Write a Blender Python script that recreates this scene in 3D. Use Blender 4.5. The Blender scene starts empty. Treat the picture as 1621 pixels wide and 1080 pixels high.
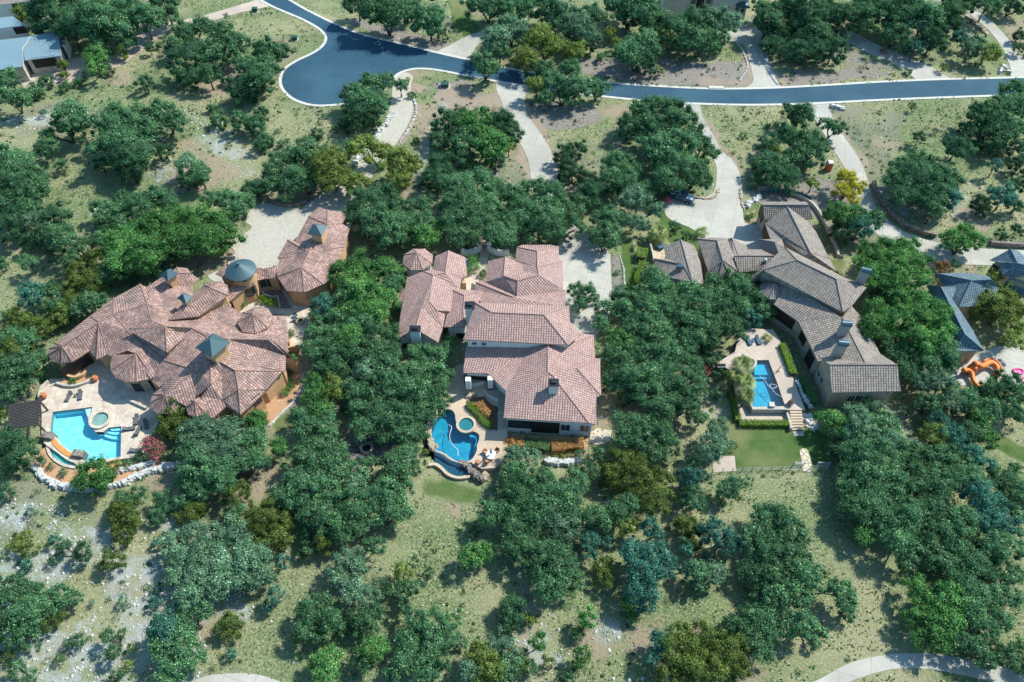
import bpy, math, random
import numpy as np
from mathutils import Vector, Matrix
from mathutils.geometry import tessellate_polygon
from mathutils.bvhtree import BVHTree
sc = bpy.context.scene
COL = sc.collection
rng = np.random.default_rng(7)
random.seed(7)
# ------------------------------------------------------------------ camera
FPX, CXP, CYP, CH = 1240.0, 810.5, 540.0, 112.0
TH = math.radians(52.0)
cd = bpy.data.cameras.new("camera"); cam = bpy.data.objects.new("camera", cd); COL.objects.link(cam)
cam.location = (0, 0, CH); cam.rotation_euler = (math.radians(90) - TH, 0, 0)
cd.sensor_width = 36.0; cd.lens = FPX / 1621.0 * 36.0; cd.clip_end = 5000
sc.camera = cam
# ------------------------------------------------------------------ world, sun, exposure
SUN_DIR = Vector((0.87, 0.50, 0)).normalized() * math.cos(math.radians(48)) + Vector((0, 0, math.sin(math.radians(48))))
w = bpy.data.worlds.new("World"); sc.world = w; w.use_nodes = True
nt = w.node_tree; bg = nt.nodes["Background"]
sky = nt.nodes.new("ShaderNodeTexSky"); sky.sky_type = 'NISHITA'; sky.sun_disc = False
sky.ozone_density = 2.5; sky.sun_elevation = math.radians(48); sky.sun_rotation = math.atan2(SUN_DIR.x, SUN_DIR.y)
tn = nt.nodes.new('ShaderNodeMix'); tn.data_type = 'RGBA'; tn.blend_type = 'MULTIPLY'; tn.inputs['Factor'].default_value = 1; tn.inputs['B'].default_value = (.72, 1.05, 1.10, 1)
nt.links.new(sky.outputs[0], tn.inputs['A']); nt.links.new(tn.outputs['Result'], bg.inputs[0]); bg.inputs[1].default_value = 0.15
sd = bpy.data.lights.new("sun", 'SUN'); sd.energy = 4.8; sd.angle = math.radians(0.5); sd.color = (1.0, 0.97, 0.89)
so = bpy.data.objects.new("sun", sd); COL.objects.link(so)
so.rotation_euler = SUN_DIR.to_track_quat('Z', 'Y').to_euler(); so.location = (100, 60, 150)
sc.view_settings.view_transform = 'Standard'; sc.view_settings.look = 'None'
sc.view_settings.exposure = 0.36; sc.view_settings.gamma = 1.0

# ------------------------------------------------------------------ picture -> place
cT, sT = math.cos(TH), math.sin(TH)
def raydir(px, py):
    u = (px - CXP) / FPX; v = (py - CYP) / FPX
    return Vector((u, cT - v * sT, -sT - v * cT))
def P(px, py, h=0.0):
    d = raydir(px, py); t = (h - CH) / d.z
    return Vector((d.x * t, d.y * t, h))
def mpp(px, py, h=0.0):                      # metres per photo pixel there
    d = raydir(px, py); t = (h - CH) / d.z
    return t / FPX
TL = {'A': (50,500,6), 'B': (180,400,6), 'C': (220,500,6), 'D': (320,320,6), 'E': (610,370,6), 'F': (720,370,6),
      'G': (700,500,6), 'Q': (670,590,6), 'I': (1020,300,6), 'J': (1180,300,6), 'K': (1180,430,6), 'L': (1130,540,6),
      'M': (1351,380,6), 'N': (0,0,9), 'R': (1441,500,9), 'U': (1030,0,9), 'p': (0,0,1)}
S4 = 1620 / 420.0
for i, x0 in enumerate((0, 400, 800, 1200)):
    for j, y0 in enumerate((0, 270, 540, 800)):
        TL['T%d%d' % (i, j)] = (x0, y0, S4)
def px_of(t, x, y):
    x0, y0, s = TL[t]; return (x0 + x / s, y0 + y / s)
def PT(spec, h=None):                        # 'E600,160,6.0' -> 3D point
    k = 0
    while not (spec[k].isdigit() or spec[k] == '-') or (spec[0] == 'T' and k < 3): k += 1
    t = spec[:k] or 'p'; v = [float(q) for q in spec[k:].split(',')]
    a, b = px_of(t, v[0], v[1])
    return P(a, b, v[2] if len(v) > 2 else (h or 0.0))
def PL(t, s, h=0.0):                         # list of points 'x,y x,y' in tile t
    return [P(*px_of(t, *[float(q) for q in w.split(',')[:2]]), h) for w in s.split()]

# ------------------------------------------------------------------ objects
def origin(o):
    v = Vector((0, 0, 0))
    while o is not None: v = v + o.location; o = o.parent
    return v
def tag(o, label=None, cat=None, group=None, kind=None):
    if label: o["label"] = label
    if cat: o["category"] = cat
    if group: o["group"] = group
    if kind: o["kind"] = kind
    return o
def thing(name, label, cat, loc, group=None):
    o = bpy.data.objects.new(name, None); COL.objects.link(o); o.location = loc; o.empty_display_size = .3
    return tag(o, label, cat, group)
class MB:
    def __init__(s): s.v = []; s.f = []; s.mi = []; s.uv = []
    def add(s, vs, fs, mi=0, uv=None):
        b = len(s.v); s.v += [tuple(q) for q in vs]
        for k, f in enumerate(fs):
            s.f.append([b + i for i in f]); s.mi.append(mi); s.uv.append(uv[k] if uv else None)
        return s
    def box(s, c, size, rz=0.0, mi=0, taper=1.0, rx=0.0):
        c = Vector(c); hx, hy, hz = size[0] / 2, size[1] / 2, size[2] / 2
        vs = []
        m = Matrix.Rotation(rz, 3, 'Z') @ Matrix.Rotation(rx, 3, 'X')
        for z, t in ((-hz, 1), (hz, taper)):
            for x, y in ((-hx, -hy), (hx, -hy), (hx, hy), (-hx, hy)):
                vs.append(c + m @ Vector((x * t, y * t, z)))
        return s.add(vs, [(3,2,1,0), (4,5,6,7), (0,1,5,4), (1,2,6,5), (2,3,7,6), (3,0,4,7)], mi)
    def cyl(s, c, r, h, n=20, r2=None, mi=0, cap=True):
        r2 = r if r2 is None else r2; c = Vector(c); vs = []
        for z, rr in ((0, r), (h, r2)):
            for k in range(n):
                a = 2 * math.pi * k / n; vs.append(c + Vector((rr * math.cos(a), rr * math.sin(a), z)))
        fs = [(k, (k + 1) % n, n + (k + 1) % n, n + k) for k in range(n)]
        if cap: fs += [tuple(range(n))[::-1], tuple(range(n, 2 * n))]
        return s.add(vs, fs, mi)
    def ring(s, c, r0, r1, z0, z1, n=28, mi=0):
        vs = []; c = Vector(c)
        for rr, z in ((r1, z0), (r1, z1), (r0, z1), (r0, z0)):
            for k in range(n):
                a = 2 * math.pi * k / n; vs.append((c.x + rr * math.cos(a), c.y + rr * math.sin(a), z))
        fs = []
        for l in range(3):
            fs += [(l * n + k, l * n + (k + 1) % n, (l + 1) * n + (k + 1) % n, (l + 1) * n + k) for k in range(n)]
        return s.add(vs, fs, mi)
    def lathe(s, c, prof, n=14, mi=0):
        c = Vector(c); vs = []
        for r, z in prof:
            for k in range(n):
                a = 2 * math.pi * k / n; vs.append(c + Vector((r * math.cos(a), r * math.sin(a), z)))
        fs = []
        for l in range(len(prof) - 1):
            fs += [(l * n + k, l * n + (k + 1) % n, (l + 1) * n + (k + 1) % n, (l + 1) * n + k) for k in range(n)]
        fs += [tuple(range(n))[::-1], tuple(range((len(prof) - 1) * n, len(prof) * n))]
        return s.add(vs, fs, mi)
    def tube(s, pts, r, n=6, mi=0):
        pts = [Vector(p) for p in pts]; rs = r if isinstance(r, (list, tuple)) else [r] * len(pts)
        vs = []; m = len(pts)
        for i, p in enumerate(pts):
            d = (pts[min(i + 1, m - 1)] - pts[max(i - 1, 0)])
            d = d.normalized() if d.length > 1e-6 else Vector((0, 0, 1))
            a = d.cross(Vector((0, 0, 1)))
            a = a.normalized() if a.length > 1e-3 else Vector((1, 0, 0))
            b = d.cross(a)
            for k in range(n):
                t = 2 * math.pi * k / n; vs.append(p + (a * math.cos(t) + b * math.sin(t)) * rs[i])
        fs = []
        for l in range(m - 1):
            fs += [(l * n + k, l * n + (k + 1) % n, (l + 1) * n + (k + 1) % n, (l + 1) * n + k) for k in range(n)]
        fs += [tuple(range(n))[::-1], tuple(range((m - 1) * n, m * n))]
        return s.add(vs, fs, mi)
    def prism(s, pts, z0, z1, holes=(), mi=0, mside=None):
        """pts: XY outline; top sheet at z1 with holes, sides down to z0"""
        mside = mi if mside is None else mside
        loops = [[Vector((p[0], p[1], z1)) for p in pts]] + [[Vector((p[0], p[1], z1)) for p in h] for h in holes]
        flat = [p for l in loops for p in l]
        tri = tessellate_polygon(loops); b = len(s.v)
        s.v += [tuple(p) for p in flat]
        for t in tri:
            a, c, d = [flat[i] for i in t]
            if (c - a).cross(d - a).z < 0: t = t[::-1]
            s.f.append([b + i for i in t]); s.mi.append(mi); s.uv.append(None)
        for li, l in enumerate(loops):
            ar = sum(l[i].x * l[(i + 1) % len(l)].y - l[(i + 1) % len(l)].x * l[i].y for i in range(len(l)))
            ll = l if (ar > 0) == (li == 0) else l[::-1]; n = len(ll)
            vs = [(p.x, p.y, z0) for p in ll] + [(p.x, p.y, z1) for p in ll]
            s.add(vs, [(k, (k + 1) % n, n + (k + 1) % n, n + k) for k in range(n)], mside)
        return s
    def build(s, name, mats, parent=None, smooth=False, bevel=0.0):
        o_ = origin(parent) if parent else Vector((0, 0, 0))
        me = bpy.data.meshes.new(name)
        me.from_pydata([(v[0] - o_.x, v[1] - o_.y, v[2] - o_.z) for v in s.v], [], s.f)
        if not isinstance(mats, (list, tuple)): mats = [mats]
        for m in mats: me.materials.append(m)
        if max(s.mi, default=0): me.polygons.foreach_set('material_index', s.mi)
        if any(u is not None for u in s.uv):
            ul = me.uv_layers.new(name="UVMap"); k = 0; data = []
            for f, u in zip(s.f, s.uv):
                for j in range(len(f)): data += list(u[j]) if u else [0.0, 0.0]
            ul.data.foreach_set('uv', data)
        if smooth: me.polygons.foreach_set('use_smooth', [True] * len(me.polygons))
        me.update()
        o = bpy.data.objects.new(name, me); COL.objects.link(o)
        if parent: o.parent = parent
        if bevel:
            md = o.modifiers.new("b", 'BEVEL'); md.width = bevel; md.segments = 2; md.limit_method = 'ANGLE'
        return o

# ------------------------------------------------------------------ materials
def newmat(name):
    m = bpy.data.materials.new(name); m.use_nodes = True
    return m, m.node_tree.nodes, m.node_tree.links, m.node_tree.nodes["Principled BSDF"]
def mat(name, c1, c2=None, scale=1.0, rough=.85, bump=0.0, bscale=8.0, metal=0.0, detail=6, spec=.3, c3=None, s3=.15):
    m, N, L, b = newmat(name)
    b.inputs['Roughness'].default_value = rough; b.inputs['Metallic'].default_value = metal
    b.inputs['Specular IOR Level'].default_value = spec
    c2 = c2 or tuple(x * .82 for x in c1)
    tc = N.new('ShaderNodeTexCoord')
    n = N.new('ShaderNodeTexNoise'); n.inputs['Scale'].default_value = scale; n.inputs['Detail'].default_value = detail
    n.inputs['Roughness'].default_value = .65
    L.new(tc.outputs['Object'], n.inputs['Vector'])
    r = N.new('ShaderNodeMapRange'); r.inputs['From Min'].default_value = .35; r.inputs['From Max'].default_value = .65
    L.new(n.outputs['Fac'], r.inputs['Value'])
    mx = N.new('ShaderNodeMix'); mx.data_type = 'RGBA'; mx.inputs['A'].default_value = (*c1, 1); mx.inputs['B'].default_value = (*c2, 1)
    L.new(r.outputs[0], mx.inputs['Factor']); out = mx.outputs['Result']
    if c3:
        n3 = N.new('ShaderNodeTexNoise'); n3.inputs['Scale'].default_value = s3; n3.inputs['Detail'].default_value = 5
        L.new(tc.outputs['Object'], n3.inputs['Vector'])
        r3 = N.new('ShaderNodeMapRange'); r3.inputs['From Min'].default_value = .45; r3.inputs['From Max'].default_value = .68
        L.new(n3.outputs['Fac'], r3.inputs['Value'])
        m3 = N.new('ShaderNodeMix'); m3.data_type = 'RGBA'; m3.inputs['B'].default_value = (*c3, 1)
        L.new(out, m3.inputs['A']); L.new(r3.outputs[0], m3.inputs['Factor']); out = m3.outputs['Result']
    L.new(out, b.inputs['Base Color'])
    if bump:
        nb = N.new('ShaderNodeTexNoise'); nb.inputs['Scale'].default_value = bscale; nb.inputs['Detail'].default_value = 4
        L.new(tc.outputs['Object'], nb.inputs['Vector'])
        bp = N.new('ShaderNodeBump'); bp.inputs['Distance'].default_value = bump; bp.inputs['Strength'].default_value = 1
        L.new(nb.outputs['Fac'], bp.inputs['Height']); L.new(bp.outputs[0], b.inputs['Normal'])
    return m
def math_n(N, L, op, a, b=None):
    n = N.new('ShaderNodeMath'); n.operation = op
    for i, x in enumerate((a, b)):
        if x is None: continue
        if isinstance(x, (int, float)): n.inputs[i].default_value = x
        else: L.new(x, n.inputs[i])
    return n.outputs[0]
def tilemat(name, cols, patch, pc, pw=.42, ph=.42, pan=.55, rough=.8, bd=.07, joint=.62):
    """barrel roof tiles: cols = three fired clay colours picked per tile, patch/pc = weathered patches"""
    m, N, L, b = newmat(name); b.inputs['Roughness'].default_value = rough; b.inputs['Specular IOR Level'].default_value = .25
    uv = N.new('ShaderNodeUVMap'); uv.uv_map = "UVMap"
    sp = N.new('ShaderNodeSeparateXYZ'); L.new(uv.outputs[0], sp.inputs[0])
    u = math_n(N, L, 'DIVIDE', sp.outputs[0], pw); v = math_n(N, L, 'DIVIDE', sp.outputs[1], ph)
    fu = math_n(N, L, 'FLOOR', u); fv = math_n(N, L, 'FLOOR', v)
    cb = N.new('ShaderNodeCombineXYZ'); L.new(fu, cb.inputs[0]); L.new(fv, cb.inputs[1])
    wn = N.new('ShaderNodeTexWhiteNoise'); wn.noise_dimensions = '2D'; L.new(cb.outputs[0], wn.inputs['Vector'])
    cr = N.new('ShaderNodeValToRGB'); cr.color_ramp.interpolation = 'LINEAR'
    e = cr.color_ramp.elements; e[0].color = (*cols[0], 1); e[1].color = (*cols[2], 1); k = e.new(.5); k.color = (*cols[1], 1)
    L.new(wn.outputs['Value'], cr.inputs[0])
    tc = N.new('ShaderNodeTexCoord')
    n1 = N.new('ShaderNodeTexNoise'); n1.inputs['Scale'].default_value = .28; n1.inputs['Detail'].default_value = 6; n1.inputs['Roughness'].default_value = .6
    L.new(tc.outputs['Object'], n1.inputs['Vector'])
    r1 = N.new('ShaderNodeMapRange'); r1.inputs['From Min'].default_value = .46; r1.inputs['From Max'].default_value = .66; r1.inputs['To Max'].default_value = patch*.75
    L.new(n1.outputs['Fac'], r1.inputs['Value'])
    m1 = N.new('ShaderNodeMix'); m1.data_type = 'RGBA'; m1.inputs['B'].default_value = (*pc, 1)
    L.new(cr.outputs[0], m1.inputs['A']); L.new(r1.outputs[0], m1.inputs['Factor'])
    # barrel profile and lapped courses (height)
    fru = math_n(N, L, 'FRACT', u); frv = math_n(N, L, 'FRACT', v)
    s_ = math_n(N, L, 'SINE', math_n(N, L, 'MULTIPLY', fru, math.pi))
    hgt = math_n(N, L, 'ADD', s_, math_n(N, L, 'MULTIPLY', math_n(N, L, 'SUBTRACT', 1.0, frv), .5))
    # shade in the pans and at the laps, painted into the tile colour
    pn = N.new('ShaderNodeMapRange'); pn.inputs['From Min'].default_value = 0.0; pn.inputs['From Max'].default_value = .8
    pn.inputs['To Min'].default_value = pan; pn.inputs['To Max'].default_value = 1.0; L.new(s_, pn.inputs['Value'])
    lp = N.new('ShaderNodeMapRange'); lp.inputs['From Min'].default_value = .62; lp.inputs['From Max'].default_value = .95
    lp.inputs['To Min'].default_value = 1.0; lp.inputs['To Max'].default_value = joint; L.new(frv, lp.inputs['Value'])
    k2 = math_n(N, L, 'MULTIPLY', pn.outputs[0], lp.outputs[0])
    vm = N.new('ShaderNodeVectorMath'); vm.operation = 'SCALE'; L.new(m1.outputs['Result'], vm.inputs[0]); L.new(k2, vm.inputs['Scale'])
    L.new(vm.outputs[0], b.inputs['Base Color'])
    bp = N.new('ShaderNodeBump'); bp.inputs['Distance'].default_value = bd; bp.inputs['Strength'].default_value = 1
    L.new(hgt, bp.inputs['Height']); L.new(bp.outputs[0], b.inputs['Normal'])
    return m
def seammat(name, c, c2, pw=.45):
    m, N, L, b = newmat(name); b.inputs['Roughness'].default_value = .55; b.inputs['Metallic'].default_value = .1
    uv = N.new('ShaderNodeUVMap'); uv.uv_map = "UVMap"
    sp = N.new('ShaderNodeSeparateXYZ'); L.new(uv.outputs[0], sp.inputs[0])
    fr = math_n(N, L, 'FRACT', math_n(N, L, 'DIVIDE', sp.outputs[0], pw))
    st = math_n(N, L, 'LESS_THAN', fr, .14)
    mx = N.new('ShaderNodeMix'); mx.data_type = 'RGBA'; mx.inputs['A'].default_value = (*c, 1); mx.inputs['B'].default_value = (*c2, 1)
    L.new(st, mx.inputs['Factor']); L.new(mx.outputs['Result'], b.inputs['Base Color'])
    bp = N.new('ShaderNodeBump'); bp.inputs['Distance'].default_value = .05; L.new(st, bp.inputs['Height']); L.new(bp.outputs[0], b.inputs['Normal'])
    return m
def stonemat(name, ca, cb_, cc, scale=1.6, mortar=(.42, .38, .32), rnd=1.0, mw=.06):
    m, N, L, b = newmat(name); b.inputs['Roughness'].default_value = .9
    tc = N.new('ShaderNodeTexCoord')
    v1 = N.new('ShaderNodeTexVoronoi'); v1.inputs['Scale'].default_value = scale; v1.inputs['Randomness'].default_value = rnd
    v2 = N.new('ShaderNodeTexVoronoi'); v2.feature = 'DISTANCE_TO_EDGE'; v2.inputs['Scale'].default_value = scale; v2.inputs['Randomness'].default_value = rnd
    for v in (v1, v2): L.new(tc.outputs['Object'], v.inputs['Vector'])
    sp = N.new('ShaderNodeSeparateColor'); L.new(v1.outputs['Color'], sp.inputs[0])
    cr = N.new('ShaderNodeValToRGB'); e = cr.color_ramp.elements
    e[0].color = (*ca, 1); e[1].color = (*cc, 1); k = e.new(.5); k.color = (*cb_, 1); L.new(sp.outputs[0], cr.inputs[0])
    st = math_n(N, L, 'LESS_THAN', v2.outputs['Distance'], mw)
    mx = N.new('ShaderNodeMix'); mx.data_type = 'RGBA'; mx.inputs['B'].default_value = (*mortar, 1)
    L.new(cr.outputs[0], mx.inputs['A']); L.new(st, mx.inputs['Factor']); L.new(mx.outputs['Result'], b.inputs['Base Color'])
    bp = N.new('ShaderNodeBump'); bp.inputs['Distance'].default_value = .05; L.new(v2.outputs['Distance'], bp.inputs['Height']); L.new(bp.outputs[0], b.inputs['Normal'])
    return m
def leafmat(name, ca, cb_, cc=None):
    m, N, L, b = newmat(name)
    at = N.new('ShaderNodeAttribute'); at.attribute_name = 'tint'
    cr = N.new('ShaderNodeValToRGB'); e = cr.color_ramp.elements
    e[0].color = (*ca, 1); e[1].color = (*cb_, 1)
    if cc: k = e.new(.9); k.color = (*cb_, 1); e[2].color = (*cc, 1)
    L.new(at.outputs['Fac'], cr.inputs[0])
    oi = N.new('ShaderNodeObjectInfo')
    mr = N.new('ShaderNodeMapRange'); mr.inputs['To Min'].default_value = 1.02; mr.inputs['To Max'].default_value = 1.62
    L.new(oi.outputs['Random'], mr.inputs['Value'])
    vm = N.new('ShaderNodeVectorMath'); vm.operation = 'SCALE'; L.new(cr.outputs[0], vm.inputs[0]); L.new(mr.outputs[0], vm.inputs['Scale'])
    L.new(vm.outputs[0], b.inputs['Base Color']); b.inputs['Roughness'].default_value = .8; b.inputs['Specular IOR Level'].default_value = .08
    tr = N.new('ShaderNodeBsdfTranslucent'); L.new(vm.outputs[0], tr.inputs['Color'])
    ms = N.new('ShaderNodeMixShader'); ms.inputs[0].default_value = .34
    out = N['Material Output'] if 'Material Output' in N else [n for n in N if n.type == 'OUTPUT_MATERIAL'][0]
    L.new(b.outputs[0], ms.inputs[1]); L.new(tr.outputs[0], ms.inputs[2]); L.new(ms.outputs[0], out.inputs['Surface'])
    return m
def watermat(name, tint, gl=.07):
    m = bpy.data.materials.new(name); m.use_nodes = True; N = m.node_tree.nodes; L = m.node_tree.links; N.clear()
    o = N.new('ShaderNodeOutputMaterial'); t = N.new('ShaderNodeBsdfTransparent'); t.inputs[0].default_value = (*tint, 1)
    g = N.new('ShaderNodeBsdfGlossy'); g.inputs['Roughness'].default_value = .12
    tc = N.new('ShaderNodeTexCoord'); n = N.new('ShaderNodeTexNoise'); n.inputs['Scale'].default_value = 2.2; n.inputs['Detail'].default_value = 3
    L.new(tc.outputs['Object'], n.inputs['Vector'])
    bp = N.new('ShaderNodeBump'); bp.inputs['Distance'].default_value = .015; L.new(n.outputs['Fac'], bp.inputs['Height']); L.new(bp.outputs[0], g.inputs['Normal'])
    ms = N.new('ShaderNodeMixShader'); ms.inputs[0].default_value = gl
    L.new(t.outputs[0], ms.inputs[1]); L.new(g.outputs[0], ms.inputs[2]); L.new(ms.outputs[0], o.inputs[0])
    return m

def slabmat(name, c1, c2, c3, step=4.2, rot=.3, lw=.02, lc=(.26, .24, .21)):
    """broom finished concrete with sawn joints, tyre grime and stains"""
    m = mat(name, c1, c2, .35, .9, .004, 20, c3=c3, s3=.10); N = m.node_tree.nodes; L = m.node_tree.links; b = N["Principled BSDF"]
    src = b.inputs['Base Color'].links[0].from_socket
    tc = N.new('ShaderNodeTexCoord'); mp = N.new('ShaderNodeMapping'); mp.inputs['Rotation'].default_value = (0, 0, rot); L.new(tc.outputs['Object'], mp.inputs['Vector'])
    sp = N.new('ShaderNodeSeparateXYZ'); L.new(mp.outputs[0], sp.inputs[0]); ms = []
    for i in (0, 1):
        f = math_n(N, L, 'FRACT', math_n(N, L, 'DIVIDE', sp.outputs[i], step)); ms.append(math_n(N, L, 'LESS_THAN', f, lw))
    jn = math_n(N, L, 'MAXIMUM', ms[0], ms[1])
    n = N.new('ShaderNodeTexNoise'); n.inputs['Scale'].default_value = 1.1; n.inputs['Detail'].default_value = 8; n.inputs['Roughness'].default_value = .75; L.new(tc.outputs['Object'], n.inputs['Vector'])
    r = N.new('ShaderNodeMapRange'); r.inputs['From Min'].default_value = .5; r.inputs['From Max'].default_value = .75; r.inputs['To Max'].default_value = .45; L.new(n.outputs['Fac'], r.inputs['Value'])
    m1 = N.new('ShaderNodeMix'); m1.data_type = 'RGBA'; m1.inputs['B'].default_value = (*[x*.75 for x in c3], 1); L.new(src, m1.inputs['A']); L.new(r.outputs[0], m1.inputs['Factor'])
    m2 = N.new('ShaderNodeMix'); m2.data_type = 'RGBA'; m2.inputs['B'].default_value = (*lc, 1); L.new(m1.outputs['Result'], m2.inputs['A']); L.new(math_n(N, L, 'MULTIPLY', jn, .7), m2.inputs['Factor'])
    L.new(m2.outputs['Result'], b.inputs['Base Color']); return m
# ------------------------------------------------------------------ material library
M = {}
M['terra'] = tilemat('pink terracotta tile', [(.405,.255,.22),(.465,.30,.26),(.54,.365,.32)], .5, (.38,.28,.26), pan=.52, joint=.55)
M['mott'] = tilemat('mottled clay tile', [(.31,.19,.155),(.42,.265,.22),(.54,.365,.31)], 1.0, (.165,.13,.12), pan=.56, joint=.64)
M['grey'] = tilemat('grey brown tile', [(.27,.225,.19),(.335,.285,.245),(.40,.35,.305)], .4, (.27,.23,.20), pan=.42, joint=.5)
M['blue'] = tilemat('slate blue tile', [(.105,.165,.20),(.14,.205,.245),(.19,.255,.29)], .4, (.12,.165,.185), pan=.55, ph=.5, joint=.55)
M['seam'] = seammat('standing seam roof', (.21,.32,.37), (.16,.25,.30))
M['teal'] = seammat('patinated copper', (.042,.095,.115), (.075,.14,.16), .5)
M['cap_p'] = mat('clay ridge', (.43,.28,.24), (.34,.215,.18), 3)
M['cap_m'] = mat('mottled clay ridge', (.34,.215,.17), (.24,.145,.115), 2)
M['cap_g'] = mat('grey ridge', (.25,.21,.195), (.19,.16,.15), 3)
M['cap_b'] = mat('blue ridge', (.15,.21,.24), (.10,.15,.18), 3)
M['white'] = mat('white stucco', (.72,.72,.69), (.62,.62,.59), .6, .9, .01, 30)
M['orange'] = mat('orange stucco', (.60,.38,.21), (.48,.29,.155), .5, .9, .01, 30)
M['stone'] = stonemat('limestone wall', (.33,.25,.17), (.42,.34,.25), (.24,.17,.12), 1.8)
M['pales'] = stonemat('pale rubble wall', (.42,.38,.32), (.55,.51,.44), (.32,.27,.22), 1.4)
M['dstone'] = stonemat('dark dry stone', (.20,.17,.145), (.29,.25,.21), (.13,.11,.10), 1.6, (.10,.09,.08))
M['flag'] = stonemat('flagstone paving', (.50,.42,.34), (.60,.52,.42), (.46,.36,.28), 1.1, (.42,.37,.30), mw=.03)
M['cream'] = slabmat('cream paving', (.58,.46,.33), (.51,.40,.285), (.44,.35,.26), 1.3, .2, .04, (.36,.28,.20))
M['paver'] = stonemat('buff pavers', (.43,.405,.34), (.47,.445,.38), (.39,.365,.30), 2.2, (.36,.32,.26), rnd=.3, mw=.03)
M['pink'] = slabmat('pinkish paving', (.54,.45,.37), (.46,.38,.31), (.40,.33,.27), 1.0, .9, .05, (.34,.27,.22))
M['conc'] = slabmat('drive concrete', (.48,.465,.405), (.41,.395,.345), (.36,.34,.295))
def wear(m):
    N = m.node_tree.nodes; L = m.node_tree.links; bb = N["Principled BSDF"]; src = bb.inputs['Base Color'].links[0].from_socket
    tc = N.new('ShaderNodeTexCoord')
    for sc_, fac, col, lo in (((.05, .9, 1), .16, (.06, .12, .155), .50), ((.5, .9, 1), .35, (.012, .035, .055), .56)):
        mp = N.new('ShaderNodeMapping'); mp.inputs['Scale'].default_value = sc_; L.new(tc.outputs['Object'], mp.inputs['Vector'])
        n = N.new('ShaderNodeTexNoise'); n.inputs['Scale'].default_value = 1.0; n.inputs['Detail'].default_value = 6; n.inputs['Roughness'].default_value = .7; L.new(mp.outputs[0], n.inputs['Vector'])
        r = N.new('ShaderNodeMapRange'); r.inputs['From Min'].default_value = lo; r.inputs['From Max'].default_value = lo + .16; r.inputs['To Max'].default_value = fac; L.new(n.outputs['Fac'], r.inputs['Value'])
        x = N.new('ShaderNodeMix'); x.data_type = 'RGBA'; x.inputs['B'].default_value = (*col, 1); L.new(src, x.inputs['A']); L.new(r.outputs[0], x.inputs['Factor']); src = x.outputs['Result']
    L.new(src, bb.inputs['Base Color'])
M['kerb'] = mat('kerb concrete', (.58,.56,.50), (.50,.48,.43), 2, .9)
M['asph'] = mat('asphalt', (.018,.066,.108), (.026,.080,.124), .5, .85, .01, 30, c3=(.036,.100,.145), s3=.08)
wear(M['asph'])
M['dark'] = mat('dark opening', (.02,.017,.016), (.03,.025,.022), 2, .6)
M['glass'] = mat('window glass', (.02,.035,.045), (.03,.045,.055), 1, .12, spec=.6)
M['frame'] = mat('pale frame', (.50,.52,.48), None, 2, .6)
M['bronze'] = mat('bronze frame', (.05,.04,.035), None, 2, .5)
M['wood'] = mat('brown timber', (.16,.09,.05), (.10,.055,.03), 4, .7)
M['slat'] = mat('weathered slat', (.10,.09,.09), (.07,.06,.06), 4, .7)
M['steel'] = mat('blue grey metal cap', (.09,.15,.185), (.06,.11,.14), 2, .35, metal=.5)
M['dmetal'] = mat('dark metal', (.04,.045,.05), None, 2, .4, metal=.5)
M['lite'] = mat('pale metal', (.60,.62,.62), None, 2, .4)
M['pot'] = mat('terracotta pot', (.52,.20,.09), (.40,.15,.07), 3, .8)
M['cush'] = mat('dark grey sling', (.12,.13,.14), (.09,.10,.11), 5, .9)
M['bcush'] = mat('slate blue cushion', (.07,.14,.19), (.055,.11,.15), 5, .9)
M['ocush'] = mat('rust cushion', (.52,.24,.13), (.44,.19,.10), 5, .9)
M['plast1'] = mat('pale pool plaster', (.28,.74,.84), (.22,.66,.78), 1.2, .6, c3=(.40,.82,.88), s3=.9)
M['plast2'] = mat('blue pool plaster', (.05,.34,.46), (.035,.28,.40), 1.0, .6, c3=(.08,.42,.52), s3=.8)
M['plast3'] = mat('mid blue plaster', (.055,.40,.54), (.04,.34,.48), 1.0, .6, c3=(.08,.46,.58), s3=.8)
M['water1'] = watermat('pale pool water', (.80,.96,.98))
M['water2'] = watermat('deep pool water', (.50,.86,.94))
M['rockw'] = mat('white limestone', (.56,.57,.54), (.42,.42,.40), 1.5, .95, .03, 6)
M['rockt'] = mat('tan boulder', (.46,.38,.29), (.34,.27,.20), 1.5, .95, .03, 6)
M['soil'] = mat('planting soil', (.16,.10,.065), (.11,.07,.045), 2, .95, .03, 12)
M['omulch'] = mat('orange gravel', (.50,.30,.17), (.40,.23,.13), 3, .95, .03, 14)
M['grass'] = mat('mown lawn', (.055,.125,.03), (.075,.15,.035), .5, .95, .04, 18, c3=(.15,.18,.06), s3=.10)
M['trunk'] = mat('oak bark', (.10,.085,.07), (.06,.05,.042), 3, .95, .02, 10)
M['twig'] = mat('bare grey branches', (.40,.42,.42), (.30,.31,.31), 3, .9)
M['osl'] = mat('orange slide plastic', (.80,.24,.06), (.72,.20,.05), 1, .35)
M['mag'] = mat('magenta vinyl', (.75,.03,.28), (.68,.03,.24), 1, .35)
M['tblue'] = mat('navy car paint', (.03,.10,.16), (.03,.09,.15), 1, .22, spec=.6)
M['hood_sky'] = mat('hood sky reflection', (.55,.63,.68), (.5,.58,.62), 1, .3)
M['rubber'] = mat('tyre rubber', (.02,.02,.02), None, 2, .8)
M['ored'] = mat('orange red plastic', (.58,.12,.05), (.50,.10,.04), 1, .5)
M['wplas'] = mat('white plastic', (.72,.74,.74), None, 1, .4)
M['ugreen'] = mat('utility green', (.03,.09,.07), (.025,.075,.06), 2, .5)
M['tarp'] = mat('teal netting', (.04,.17,.17), (.03,.13,.14), 1.5, .7)
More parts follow.
